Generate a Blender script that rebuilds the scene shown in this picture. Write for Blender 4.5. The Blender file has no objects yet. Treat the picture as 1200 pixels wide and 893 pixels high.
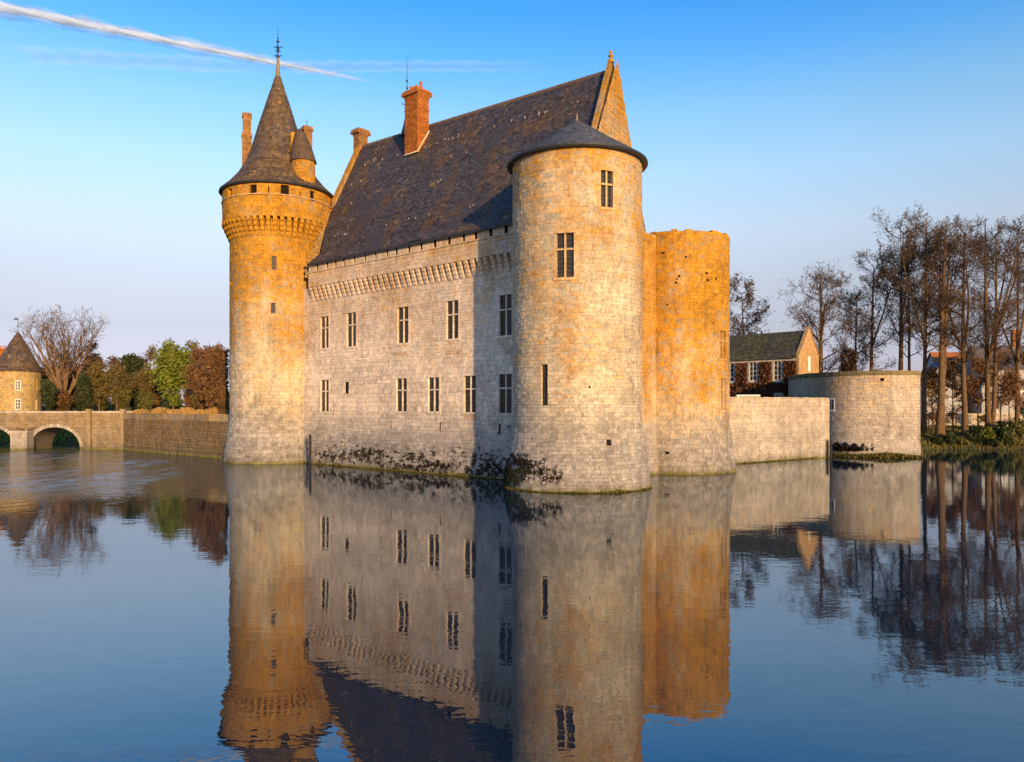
import bpy, math, random
import numpy as np
from mathutils import Vector, Matrix
C = bpy.context.scene.collection
SC = bpy.context.scene
R = math.radians
F, H, HY = 920.0, 6.0, 476.0          # focal length in photo pixels, eye height above the water, horizon row

# ------------------------------------------------------------------ camera
cam = bpy.data.cameras.new("camera"); camo = bpy.data.objects.new("camera", cam); C.objects.link(camo)
camo.location = (0, 0, H); camo.rotation_euler = (R(90), 0, 0)
cam.sensor_width = 36; cam.lens = F/1200*36
cam.shift_y = (HY-446.5)/1200
cam.clip_start = 0.3; cam.clip_end = 30000
SC.camera = camo

# ------------------------------------------------------------------ sky, sun, exposure
SUN_EL = 10.5
SUN_AZ = (0.375, -0.927)                # horizontal direction towards the sun
w = bpy.data.worlds.new("World"); SC.world = w; w.use_nodes = True
wn = w.node_tree; bg = wn.nodes["Background"]
sky = wn.nodes.new("ShaderNodeTexSky"); sky.sky_type = 'NISHITA'; sky.sun_disc = False
sky.sun_elevation = R(SUN_EL); sky.sun_rotation = math.atan2(SUN_AZ[0], SUN_AZ[1])
sky.air_density = 1.0; sky.dust_density = 0.4; sky.ozone_density = 3.0; sky.altitude = 100
# evening tint by elevation only, the same all round: rosy grey at the horizon, deep blue overhead
tc = wn.nodes.new("ShaderNodeTexCoord"); sp = wn.nodes.new("ShaderNodeSeparateXYZ"); wn.links.new(tc.outputs['Generated'], sp.inputs[0])
rp = wn.nodes.new("ShaderNodeValToRGB"); wn.links.new(sp.outputs[2], rp.inputs[0])
STOPS = [(0.0, (.40, .36, .64)), (.095, (.60, .40, .42)), (.15, (.86, .54, .48)), (.21, (1.16, .76, .62)), (.28, (1.15, .94, .80)), (.345, (.88, .95, .88)), (.40, (.48, .84, 1.0)), (.45, (.28, .74, 1.02)), (.7, (.30, .76, 1.05)), (1.0, (.30, .76, 1.05))]
while len(rp.color_ramp.elements) < len(STOPS): rp.color_ramp.elements.new(.5)
for e, (p, c) in zip(rp.color_ramp.elements, STOPS): e.position = p; e.color = (*c, 1)
mu = wn.nodes.new("ShaderNodeMix"); mu.data_type = 'RGBA'; mu.blend_type = 'MULTIPLY'; mu.inputs[0].default_value = 1
wn.links.new(sky.outputs[0], mu.inputs[6]); wn.links.new(rp.outputs[0], mu.inputs[7])
wn.links.new(mu.outputs[2], bg.inputs[0]); bg.inputs[1].default_value = 0.128
sl = bpy.data.lights.new("sun", 'SUN'); so = bpy.data.objects.new("sun", sl); C.objects.link(so)
sl.energy = 2.5; sl.angle = R(0.8); sl.color = (1.0, 0.655, 0.30)
ce = math.cos(R(SUN_EL))
so.rotation_euler = Vector((-SUN_AZ[0]*ce, -SUN_AZ[1]*ce, -math.sin(R(SUN_EL)))).to_track_quat('-Z', 'Y').to_euler()
so.location = (60, -90, 40)
SC.view_settings.view_transform = 'Standard'; SC.view_settings.look = 'None'
SC.view_settings.exposure = 1.32; SC.view_settings.gamma = 1.0
SC.render.engine = 'CYCLES'
SC.cycles.max_bounces = 6; SC.cycles.diffuse_bounces = 2; SC.cycles.glossy_bounces = 3
SC.cycles.transparent_max_bounces = 16

# ------------------------------------------------------------------ helpers: pixels to places
def X_(px, Y): return (px-600)/F*Y
def Z_(py, Y): return H+(HY-py)/F*Y

# ------------------------------------------------------------------ helpers: meshes
class MB:
    def __init__(s): s.v = []; s.f = []; s.t = []; s.uv = []; s.has_uv = False
    def face(s, pts, tone=0.5, uv=None):
        b = len(s.v); s.v.extend([tuple(p) for p in pts]); s.f.append(tuple(range(b, b+len(pts)))); s.t.append(tone)
    def add(s, vs, fs, tone=0.5):
        b = len(s.v); s.v.extend([tuple(p) for p in vs])
        for f in fs: s.f.append(tuple(b+i for i in f)); s.t.append(tone)
    def box(s, x0, x1, y0, y1, z0, z1, tone=0.5, M=None):
        vs = [Vector((x, y, z)) for z in (z0, z1) for y in (y0, y1) for x in (x0, x1)]
        if M is not None: vs = [M @ v for v in vs]
        s.add(vs, [(0, 2, 3, 1), (4, 5, 7, 6), (0, 1, 5, 4), (2, 6, 7, 3), (0, 4, 6, 2), (1, 3, 7, 5)], tone)
    def prism(s, poly, M, depth, tone=0.5):
        """poly in local (x,z); extruded along local y from -depth/2 to depth/2"""
        n = len(poly)
        a = [M @ Vector((p[0], -depth/2, p[1])) for p in poly]; b = [M @ Vector((p[0], depth/2, p[1])) for p in poly]
        s.add(a+b, [tuple(range(n)), tuple(range(2*n-1, n-1, -1))]+[(i, i+n, (i+1) % n+n, (i+1) % n) for i in range(n)], tone)
    def lathe(s, prof, c=(0, 0), n=32, tone=0.5, a0=0, a1=2*math.pi):
        full = abs(a1-a0-2*math.pi) < 1e-6; m = n if full else n+1
        vs = [(c[0]+r*math.cos(a0+(a1-a0)*i/n), c[1]+r*math.sin(a0+(a1-a0)*i/n), z) for r, z in prof for i in range(m)]
        fs = []
        for k in range(len(prof)-1):
            for i in range(n):
                j = (i+1) % m
                fs.append((k*m+i, k*m+j, (k+1)*m+j, (k+1)*m+i))
        s.add(vs, fs, tone)
    def build(s, name, mat, parent=None, off=(0, 0, 0), smooth=False, recalc=False):
        me = bpy.data.meshes.new(name)
        V = np.array(s.v, dtype=np.float32).reshape(-1, 3) - np.array(off, dtype=np.float32)
        me.from_pydata(V.tolist(), [], s.f)
        at = me.attributes.new("tone", 'FLOAT', 'FACE'); at.data.foreach_set("value", np.array(s.t, dtype=np.float32))
        if recalc:
            import bmesh
            bm = bmesh.new(); bm.from_mesh(me); bmesh.ops.recalc_face_normals(bm, faces=bm.faces); bm.to_mesh(me); bm.free()
        if smooth: me.shade_smooth()
        me.materials.append(mat)
        o = bpy.data.objects.new(name, me); C.objects.link(o)
        if parent is not None: o.parent = parent
        else: o.location = off
        return o

class NB:
    """numpy batches: tubes and loose quads"""
    def __init__(s): s.V = []; s.L = []; s.S = []; s.T = []; s.n = 0
    def tube(s, pts, rad, k=4, tone=0.5):
        pts = np.asarray(pts, float); m = len(pts)
        d = np.gradient(pts, axis=0); d /= np.linalg.norm(d, axis=1)[:, None]+1e-9
        ref = np.array([0.31, 0.17, 0.93]) if abs(d[0][2]) < .9 else np.array([1., .1, 0])
        a = np.cross(d, ref); a /= np.linalg.norm(a, axis=1)[:, None]+1e-9
        b = np.cross(d, a); th = np.arange(k)*2*np.pi/k
        rad = np.asarray(rad)[:, None, None]
        v = pts[:, None, :]+rad*(a[:, None, :]*np.cos(th)[None, :, None]+b[:, None, :]*np.sin(th)[None, :, None])
        i = np.arange(m-1)[:, None]*k; j = np.arange(k)[None, :]; j2 = (j+1) % k
        f = np.stack([i+j, i+j2, i+k+j2, i+k+j], -1).reshape(-1, 4)
        s.V.append(v.reshape(-1, 3)); s.L.append((f+s.n)); s.T.append(np.full(len(f), tone)); s.n += m*k
    def quads(s, c, a, b, tone):
        """c,a,b (n,3): centres and half axes"""
        v = np.stack([c-a-b, c+a-b, c+a+b, c-a+b], 1).reshape(-1, 3); n = len(c)
        f = np.arange(n*4).reshape(n, 4)+s.n
        s.V.append(v); s.L.append(f); s.T.append(np.broadcast_to(tone, (n,)).astype(float)); s.n += n*4
    def build(s, name, mat, parent=None, off=(0, 0, 0), smooth=False):
        V = (np.concatenate(s.V)-np.array(off)).astype(np.float32); L = np.concatenate(s.L).astype(np.int32); T = np.concatenate(s.T).astype(np.float32)
        me = bpy.data.meshes.new(name)
        me.vertices.add(len(V)); me.vertices.foreach_set("co", V.ravel())
        me.loops.add(L.size); me.loops.foreach_set("vertex_index", L.ravel())
        me.polygons.add(len(L)); me.polygons.foreach_set("loop_start", np.arange(len(L), dtype=np.int32)*4)
        at = me.attributes.new("tone", 'FLOAT', 'FACE'); at.data.foreach_set("value", T)
        me.update(calc_edges=True); me.validate()
        if smooth: me.shade_smooth()
        me.materials.append(mat)
        o = bpy.data.objects.new(name, me); C.objects.link(o)
        if parent is not None: o.parent = parent
        else: o.location = off
        return o

def thing(name, label, cat, loc=(0, 0, 0), group=None):
    o = bpy.data.objects.new(name, None); C.objects.link(o); o.location = loc; o.empty_display_size = .5
    o['label'] = label; o['category'] = cat
    if group: o['group'] = group
    return o
def tag(o, label, cat, group=None):
    o['label'] = label; o['category'] = cat
    if group: o['group'] = group
    return o
def kind(o, k): o['kind'] = k; return o

# ------------------------------------------------------------------ helpers: materials
def sock(nt, v, inp):
    if isinstance(v, bpy.types.NodeSocket): nt.links.new(v, inp)
    elif isinstance(v, (tuple, list)) and len(v) == 3 and inp.type == 'RGBA': inp.default_value = (*v, 1)
    else: inp.default_value = v
class G:
    def __init__(s, name):
        s.m = bpy.data.materials.new(name); s.m.use_nodes = True; s.nt = s.m.node_tree
        s.b = s.nt.nodes["Principled BSDF"]; s.out = s.nt.nodes["Material Output"]
        s.geo = s.nt.nodes.new("ShaderNodeNewGeometry"); s.pos = s.geo.outputs['Position']
    def nd(s, t, **k):
        n = s.nt.nodes.new(t)
        for a, b in k.items(): setattr(n, a, b)
        return n
    def noise(s, scale, detail=3, rough=.55, vec=None, st=(1, 1, 1), dist=0.0):
        v = vec or s.pos
        mp = s.nd("ShaderNodeMapping"); s.nt.links.new(v, mp.inputs[0]); mp.inputs['Scale'].default_value = st
        n = s.nd("ShaderNodeTexNoise"); s.nt.links.new(mp.outputs[0], n.inputs['Vector'])
        n.inputs['Scale'].default_value = scale; n.inputs['Detail'].default_value = detail
        n.inputs['Roughness'].default_value = rough; n.inputs['Distortion'].default_value = dist
        return n.outputs[0]
    def math(s, op, a, b=0.0, clamp=False):
        n = s.nd("ShaderNodeMath", operation=op); n.use_clamp = clamp
        sock(s.nt, a, n.inputs[0]); sock(s.nt, b, n.inputs[1]); return n.outputs[0]
    def mr(s, v, a, b, c, d, clamp=True, smooth=False):
        n = s.nd("ShaderNodeMapRange"); n.clamp = clamp
        if smooth: n.interpolation_type = 'SMOOTHSTEP'
        sock(s.nt, v, n.inputs[0])
        for i, x in enumerate((a, b, c, d)): n.inputs[i+1].default_value = x
        return n.outputs[0]
    def mix(s, f, a, b, blend='MIX'):
        n = s.nd("ShaderNodeMix", data_type='RGBA', blend_type=blend); n.clamp_factor = True
        sock(s.nt, f, n.inputs[0]); sock(s.nt, a, n.inputs[6]); sock(s.nt, b, n.inputs[7]); return n.outputs[2]
    def mul(s, col, f):
        n = s.nd("ShaderNodeVectorMath", operation='SCALE'); sock(s.nt, col, n.inputs[0]); sock(s.nt, f, n.inputs[3]); return n.outputs[0]
    def z(s):
        n = s.nd("ShaderNodeSeparateXYZ"); s.nt.links.new(s.pos, n.inputs[0]); return n.outputs[2]
    def tone(s):
        n = s.nd("ShaderNodeAttribute", attribute_name="tone"); return n.outputs['Fac']
    def bump(s, h, strength=.4, dist=.02):
        n = s.nd("ShaderNodeBump"); n.inputs['Strength'].default_value = strength; n.inputs['Distance'].default_value = dist
        s.nt.links.new(h, n.inputs['Height']); s.nt.links.new(n.outputs[0], s.b.inputs['Normal']); return n
    def fin(s, col, rough=.9, spec=.2):
        sock(s.nt, col, s.b.inputs['Base Color']); sock(s.nt, rough, s.b.inputs['Roughness'])
        s.b.inputs['Specular IOR Level'].default_value = spec; return s.m

def stone_mat(name, pale=(.55, .465, .325), ochre=(.47, .225, .022), grey=(.32, .287, .25), oz=(4, 26), of=(-.1, .5), gz=(3.0, 6.5), gmax=.9, dark=.35, moss=True, splotch=.75, band=None):
    g = G(name); z = g.z(); t0 = g.tone(); st = g.math('GREATER_THAN', t0, 2.0); t = g.math('SUBTRACT', t0, g.math('MULTIPLY', st, 4.0))
    nL = g.noise(.16, 4, .6); nM = g.noise(.9, 4, .65); nF = g.noise(5, 4, .7); nV = g.noise(1.0, 3, .6, st=(.9, .9, .09))
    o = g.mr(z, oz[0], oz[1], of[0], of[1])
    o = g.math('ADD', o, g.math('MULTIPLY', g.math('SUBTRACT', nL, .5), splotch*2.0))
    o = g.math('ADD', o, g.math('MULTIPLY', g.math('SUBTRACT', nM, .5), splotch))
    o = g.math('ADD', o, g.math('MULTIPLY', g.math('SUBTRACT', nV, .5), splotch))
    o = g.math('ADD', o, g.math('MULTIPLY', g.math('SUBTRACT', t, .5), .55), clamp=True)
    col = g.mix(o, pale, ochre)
    gf = g.math('ADD', g.mr(z, gz[0], gz[1], gmax, -.1), g.math('MULTIPLY', g.math('SUBTRACT', nM, .5), 1.0))  # greyer towards the foot: damp stone, plus soft tree shade put into the colour
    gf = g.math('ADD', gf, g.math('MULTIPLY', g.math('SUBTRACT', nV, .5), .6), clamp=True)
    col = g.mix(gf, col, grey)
    # dark weather streaks and pits
    sf = g.mr(g.noise(.7, 5, .7, st=(1.3, 1.3, .16)), .55, .75, 0, dark)
    col = g.mix(sf, col, (.13, .10, .07))
    col = g.mix(g.math('MULTIPLY', st, g.mr(nM, .3, .65, .15, .6)), col, (.40, .20, .055))
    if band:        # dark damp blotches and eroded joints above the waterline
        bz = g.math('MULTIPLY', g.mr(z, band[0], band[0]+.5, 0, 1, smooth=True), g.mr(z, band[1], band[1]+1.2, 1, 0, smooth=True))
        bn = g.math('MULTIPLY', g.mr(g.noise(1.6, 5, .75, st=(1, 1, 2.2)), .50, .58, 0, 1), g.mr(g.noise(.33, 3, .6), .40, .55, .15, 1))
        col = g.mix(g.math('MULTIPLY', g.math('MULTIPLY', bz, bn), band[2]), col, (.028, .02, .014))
    pit = g.mr(g.noise(3.6, 4, .65), .62, .74, 0, .6)
    col = g.mix(pit, col, (.10, .08, .06))
    dz = g.math('MULTIPLY', g.math('ADD', g.mr(z, .25, 1.25, .75, -.25), g.math('MULTIPLY', g.math('SUBTRACT', nV, .5), 1.2), clamp=True), .6)
    if moss: col = g.mix(dz, col, (.12, .105, .075))
    if moss:
        mz = g.math('ADD', g.mr(z, .05, .38, .9, -.2), g.math('MULTIPLY', g.math('SUBTRACT', nM, .5), 1.6), clamp=True)
        col = g.mix(mz, col, (.17, .15, .035))
    m = g.mr(t, 0, 1, .80, 1.16, clamp=False)
    m = g.math('MULTIPLY', m, g.mr(nF, .28, .72, .66, 1.3))
    m = g.math('MULTIPLY', m, g.mr(g.noise(1.7, 5, .7), .3, .7, .74, 1.22))
    m = g.math('MULTIPLY', m, g.mr(g.noise(.28, 4, .6), .32, .68, .82, 1.14))
    col = g.mul(col, m)
    g.bump(g.math('ADD', nF, g.math('MULTIPLY', nM, .6)), .55, .05)
    return g.fin(col, .92, .15)

def slate_mat(name, base=(.060, .054, .060), rust=(.125, .075, .028), amt=.5, lo=.5):
    g = G(name); t = g.tone()
    nL = g.noise(.24, 5, .7, st=(1.7, 1.7, .3)); nM = g.noise(1.6, 4, .7); nF = g.noise(9, 3, .7)
    f = g.math('ADD', g.mr(nL, lo, lo+.16, 0, amt), g.math('MULTIPLY', g.math('SUBTRACT', nM, .52), 1.1), clamp=True)
    col = g.mix(f, base, rust)
    ye = g.mr(g.noise(.5, 5, .75, st=(1.2, 1.2, .35)), .565, .69, 0, amt)
    ye = g.math('MULTIPLY', ye, g.mr(nM, .45, .62, 0, 1))
    col = g.mix(ye, col, (.34, .21, .05))
    col = g.mul(col, g.math('MULTIPLY', g.math('MULTIPLY', g.mr(t, 0, 1, .4, 1.65, clamp=False), g.mr(nF, .3, .7, .7, 1.3)), g.mr(g.noise(2.6, 4, .75), .3, .7, .6, 1.4)))
    g.bump(nF, .3, .02)
    return g.fin(col, .62, .35)

def brick_mat(name, base=(.42, .15, .03), dark=(.27, .085, .02)):
    g = G(name); t = g.tone(); n = g.noise(2.2, 4, .6)
    col = g.mix(g.mr(n, .35, .65, 0, 1), dark, base)
    col = g.mul(col, g.mr(t, 0, 1, .7, 1.25, clamp=False)); g.bump(g.noise(14, 2), .4, .02)
    return g.fin(col, .9, .15)

def plain(name, col, rough=.8, var=.25, scale=3.0, spec=.2, metallic=0.0, bump=.2):
    g = G(name); n = g.noise(scale, 4, .65); t = g.tone()
    c = g.mul(g.mix(0.0, col, col), g.math('MULTIPLY', g.mr(n, .3, .7, 1-var, 1+var), g.mr(t, 0, 1, .8, 1.2, clamp=False)))
    if bump: g.bump(n, bump, .03)
    g.b.inputs['Metallic'].default_value = metallic
    return g.fin(c, rough, spec)

def leaf_mat(name, a, b, trans=.25):
    g = G(name); t = g.tone(); n = g.noise(.7, 3, .6)
    f = g.math('ADD', g.math('MULTIPLY', t, .7), g.math('MULTIPLY', g.math('SUBTRACT', n, .35), .8), clamp=True)
    col = g.mix(f, a, b); g.fin(col, .7, .2)
    tr = g.nd("ShaderNodeBsdfTranslucent"); g.nt.links.new(col, tr.inputs[0])
    mx = g.nd("ShaderNodeMixShader"); mx.inputs[0].default_value = trans
    g.nt.links.new(g.b.outputs[0], mx.inputs[1]); g.nt.links.new(tr.outputs[0], mx.inputs[2]); g.nt.links.new(mx.outputs[0], g.out.inputs[0])
    return g.m

def glass_mat(name, col=(.02, .018, .016)):
    g = G(name); n = g.noise(6, 2)
    c = g.mix(g.mr(n, .4, .7, 0, 1), col, (.05, .035, .022)); g.bump(n, .25, .03)
    fr = g.math('FRACT', g.math('MULTIPLY', g.z(), 3.1)); lead = g.math('LESS_THAN', fr, .13); c = g.mix(lead, c, (.07, .06, .05))
    return g.fin(c, .22, .3)

M = {}
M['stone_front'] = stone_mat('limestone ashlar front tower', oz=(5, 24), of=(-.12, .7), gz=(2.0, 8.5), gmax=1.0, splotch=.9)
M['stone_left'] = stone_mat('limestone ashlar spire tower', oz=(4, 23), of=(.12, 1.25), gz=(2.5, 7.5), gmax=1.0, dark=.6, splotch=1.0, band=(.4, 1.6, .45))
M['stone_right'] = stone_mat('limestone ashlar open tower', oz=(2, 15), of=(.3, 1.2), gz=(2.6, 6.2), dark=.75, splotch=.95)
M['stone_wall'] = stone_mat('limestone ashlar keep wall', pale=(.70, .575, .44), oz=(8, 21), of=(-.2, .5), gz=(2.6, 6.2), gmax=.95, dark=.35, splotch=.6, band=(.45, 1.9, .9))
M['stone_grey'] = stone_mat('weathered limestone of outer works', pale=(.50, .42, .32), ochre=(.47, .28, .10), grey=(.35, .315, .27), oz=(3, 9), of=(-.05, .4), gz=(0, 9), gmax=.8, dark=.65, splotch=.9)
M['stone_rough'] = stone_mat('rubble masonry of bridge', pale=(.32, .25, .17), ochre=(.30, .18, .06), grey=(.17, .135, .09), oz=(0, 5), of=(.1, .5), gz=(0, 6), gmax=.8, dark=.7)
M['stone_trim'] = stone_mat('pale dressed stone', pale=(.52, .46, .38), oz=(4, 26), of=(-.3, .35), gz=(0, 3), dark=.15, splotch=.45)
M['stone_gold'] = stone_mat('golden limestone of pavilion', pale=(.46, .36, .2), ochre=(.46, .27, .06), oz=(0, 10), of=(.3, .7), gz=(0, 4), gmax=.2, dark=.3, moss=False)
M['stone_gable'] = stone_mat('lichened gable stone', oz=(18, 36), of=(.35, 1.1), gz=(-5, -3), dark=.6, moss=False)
M['slate'] = slate_mat('weathered roof slate', base=(.060, .053, .057), rust=(.12, .070, .028), amt=.95, lo=.49)
M['slate_new'] = slate_mat('blue grey slate', base=(.058, .072, .105), amt=.0, lo=.9)
M['slate_moss'] = slate_mat('moss grown slate', base=(.075, .06, .05), rust=(.13, .08, .035), amt=.9, lo=.38)
M['brick'] = brick_mat('red chimney brick')
M['brick_old'] = brick_mat('weathered chimney brick', (.34, .17, .06), (.20, .10, .04))
M['terracotta'] = plain('terracotta pot', (.40, .13, .04), .85)
M['lead'] = plain('dark lead and iron', (.03, .028, .026), .5, spec=.4)
M['gilt'] = plain('aged gilt lead', (.22, .16, .07), .5, spec=.5)
M['glass'] = glass_mat('dark leaded glass')
M['void_shade'] = plain('near black shade of openings', (.012, .010, .008), .95, bump=0)  # near-black colour stands for the shade inside holes and gaps
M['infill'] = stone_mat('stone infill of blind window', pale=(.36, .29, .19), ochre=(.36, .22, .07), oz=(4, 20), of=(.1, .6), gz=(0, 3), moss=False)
M['white'] = plain('white painted wood', (.72, .69, .63), .6, .1)
M['plaster'] = plain('white render', (.50, .47, .44), .9, .15, 1.0)
M['plaster2'] = plain('grey white render', (.36, .34, .32), .9, .2, 1.2)
M['tile'] = plain('orange roof tile', (.26, .10, .035), .9, .5, 2.5)
M['tile_dark'] = plain('dark grey roof slate far', (.11, .10, .10), .8, .35, 2.0)
M['ivywall'] = leaf_mat('dry creeper on house', (.075, .03, .015), (.20, .09, .04), .1)
M['bark'] = plain('grey brown bark', (.13, .075, .035), .95, .4, 3.0)
M['bark_dark'] = plain('dark alder bark', (.055, .038, .026), .95, .4, 3.0)
M['bark_pale'] = plain('pale plane tree bark', (.20, .125, .07), .9, .35, 2.0)
M['twig'] = leaf_mat('fine twigs and catkins', (.06, .04, .025), (.20, .125, .07), .25)
M['twig_orange'] = leaf_mat('orange brown twigs', (.12, .06, .025), (.32, .17, .07), .2)
M['twig_gold'] = leaf_mat('golden brown twigs', (.11, .078, .024), (.27, .19, .06), .2)
M['twig_pale'] = leaf_mat('pale twigs', (.12, .075, .042), (.22, .14, .08), .1)
M['leaf_green'] = leaf_mat('fresh spring leaves', (.09, .12, .018), (.30, .32, .04))
M['leaf_dark'] = leaf_mat('dark evergreen leaves', (.02, .036, .014), (.075, .08, .022), .15)
M['leaf_brown'] = leaf_mat('rust brown dry leaves', (.11, .058, .022), (.27, .15, .055))
M['leaf_olive'] = leaf_mat('olive brown leaves', (.085, .078, .02), (.21, .185, .05))
M['reed'] = leaf_mat('dry straw grass', (.32, .18, .05), (.60, .40, .15))
M['ivy'] = leaf_mat('dark ivy and dead stems', (.007, .006, .004), (.034, .021, .012), .05)
M['ivy_green'] = leaf_mat('dark green ivy', (.012, .018, .006), (.05, .055, .015), .1)
M['moss'] = leaf_mat('waterline moss tufts', (.06, .055, .012), (.17, .14, .03), .1)
M['wood'] = plain('wet dark wood', (.03, .024, .018), .7)
def ground_mat():
    g = G('moat bank earth and grass'); n = g.noise(.35, 5, .65); f = g.noise(3, 4, .7)
    c = g.mix(g.mr(n, .4, .62, 0, 1), (.05, .038, .022), (.055, .06, .02)); c = g.mix(g.mr(f, .5, .75, 0, .6), c, (.11, .085, .04))
    g.bump(f, .6, .1); return g.fin(c, .95, .1)
M['ground'] = ground_mat()
def water_mat():
    g = G('still moat water')
    xy = g.nd("ShaderNodeSeparateXYZ"); g.nt.links.new(g.pos, xy.inputs[0])
    # ruffled patch by the bridge side, calm elsewhere
    px = g.mr(xy.outputs[0], -16, -30, 0, 1, smooth=True); py = g.mr(xy.outputs[1], 44, 62, 0, 1, smooth=True)
    patch = g.math('MULTIPLY', g.math('MULTIPLY', px, py), g.mr(g.noise(.07, 3, .6, st=(1, .5, 1)), .36, .56, .3, 1))
    n1 = g.noise(.55, 3, .55, st=(1, 1.5, 1)); n2 = g.noise(2.6, 2, .5, st=(.8, 1.6, 1)); n3 = g.noise(1.1, 3, .6, st=(1, .8, 1))
    h = g.math('ADD', g.math('MULTIPLY', n1, .0062), g.math('MULTIPLY', n2, .0013))
    h = g.math('ADD', h, g.math('MULTIPLY', g.math('MULTIPLY', n3, patch), .12))
    bp = g.nd("ShaderNodeBump"); bp.inputs['Strength'].default_value = 1; bp.inputs['Distance'].default_value = 1.0
    g.nt.links.new(h, bp.inputs['Height'])
    fr = g.nd("ShaderNodeFresnel"); fr.inputs[0].default_value = 2.35; g.nt.links.new(bp.outputs[0], fr.inputs['Normal'])
    gl = g.nd("ShaderNodeBsdfGlossy"); g.nt.links.new(g.math('ADD', g.math('MULTIPLY', patch, g.mr(g.noise(.8, 3, .6, st=(1, .3, 1)), .35, .65, .05, .24)), .004), gl.inputs['Roughness']); gl.inputs['Color'].default_value = (.84, .92, 1.0, 1)
    g.nt.links.new(bp.outputs[0], gl.inputs['Normal'])
    df = g.nd("ShaderNodeBsdfDiffuse"); df.inputs[0].default_value = (.010, .020, .032, 1)
    mx = g.nd("ShaderNodeMixShader"); g.nt.links.new(fr.outputs[0], mx.inputs[0]); g.nt.links.new(df.outputs[0], mx.inputs[1]); g.nt.links.new(gl.outputs[0], mx.inputs[2])
    g.nt.links.new(mx.outputs[0], g.out.inputs[0]); return g.m
M['water'] = water_mat()
def cloud_mat(name, dens, lo, hi, sc, st):
    g = G(name)
    tc = g.nd("ShaderNodeTexCoord"); ob = tc.outputs['Object']
    n = g.noise(sc, 6, .7, vec=ob, st=st)
    lw = g.nd("ShaderNodeLayerWeight"); lw.inputs[0].default_value = .5
    edge = g.mr(lw.outputs['Facing'], .0, .95, 1, 0)
    at = g.tone()
    f = g.math('ADD', edge, g.math('MULTIPLY', g.math('SUBTRACT', n, .5), 1.5))
    a = g.math('MULTIPLY', g.mr(f, lo, hi, 0, 1, smooth=True), g.math('MULTIPLY', at, dens), clamp=True)
    df = g.nd("ShaderNodeBsdfDiffuse"); df.inputs[0].default_value = (.64, .79, 1.0, 1)
    tl = g.nd("ShaderNodeBsdfTranslucent"); tl.inputs[0].default_value = (.64, .79, 1.0, 1)
    m1 = g.nd("ShaderNodeMixShader"); m1.inputs[0].default_value = .4; g.nt.links.new(df.outputs[0], m1.inputs[1]); g.nt.links.new(tl.outputs[0], m1.inputs[2])
    tp = g.nd("ShaderNodeBsdfTransparent"); mx = g.nd("ShaderNodeMixShader")
    g.nt.links.new(a, mx.inputs[0]); g.nt.links.new(tp.outputs[0], mx.inputs[1]); g.nt.links.new(m1.outputs[0], mx.inputs[2])
    g.nt.links.new(mx.outputs[0], g.out.inputs[0]); return g.m

# ------------------------------------------------------------------ masonry on parametric surfaces
class Plane:
    """vertical wall: u along it, v = height, d = outwards; batter widens the foot"""
    def __init__(s, o, e, batter=None):
        s.o = np.array(o, float); s.e = np.array(e, float); s.e /= np.linalg.norm(s.e)
        s.n = np.array([s.e[1], -s.e[0]]); s.bat = batter or (lambda v: 0.0)
    def p(s, u, v, d=0.0):
        q = s.o+s.e*u+s.n*(d+s.bat(v)); return (q[0], q[1], v)
    def u_at(s, px):
        k = (px-600)/F; return (k*s.o[1]-s.o[0])/(s.e[0]-k*s.e[1])
    def Y_at(s, u): return s.o[1]+s.e[1]*u
class Drum:
    """round tower: u = arc length at the nominal radius, v = height"""
    def __init__(s, c, r0, prof=None):
        s.c = np.array(c, float); s.r0 = r0; s.prof = prof or (lambda v: r0)
        s.a_cam = math.atan2(-s.c[1], -s.c[0])
    def p(s, u, v, d=0.0):
        a = s.a_cam+u/s.r0; r = s.prof(v)+d
        return (s.c[0]+r*math.cos(a), s.c[1]+r*math.sin(a), v)
    def u_at(s, px):
        k = (px-600)/F; L = Vector((k, 1)).normalized(); c = Vector(s.c)
        b = L.dot(c); q = b*b-(c.length_squared-s.r0**2)
        t = b-math.sqrt(max(q, 0)); x = L*t-c
        a = math.atan2(x.y, x.x)-s.a_cam
        a = (a+math.pi) % (2*math.pi)-math.pi
        return a*s.r0
    def Y_at(s, u): return s.p(u, 12)[1]
class Cone:
    """surface of revolution by slant length v from the eave; u = arc at the eave radius"""
    def __init__(s, c, prof):
        s.c = c; s.pr = prof; s.r0 = prof[0][0]; s.a_cam = math.atan2(-c[1], -c[0])
        s.L = [0]
        for a, b in zip(prof, prof[1:]): s.L.append(s.L[-1]+math.hypot(b[0]-a[0], b[1]-a[1]))
    def rz(s, v):
        v = min(max(v, 0), s.L[-1]); return float(np.interp(v, s.L, [q[0] for q in s.pr])), float(np.interp(v, s.L, [q[1] for q in s.pr]))
    def p(s, u, v, d=0.0):
        r, z = s.rz(v); r2, z2 = s.rz(v+.05); r1, z1 = s.rz(v-.05)
        t = math.hypot(r2-r1, z2-z1)+1e-9; nr, nz = (z2-z1)/t, -(r2-r1)/t
        a = s.a_cam+u/s.r0; r += d*nr; z += d*nz
        return (s.c[0]+r*math.cos(a), s.c[1]+r*math.sin(a), z)
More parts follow.
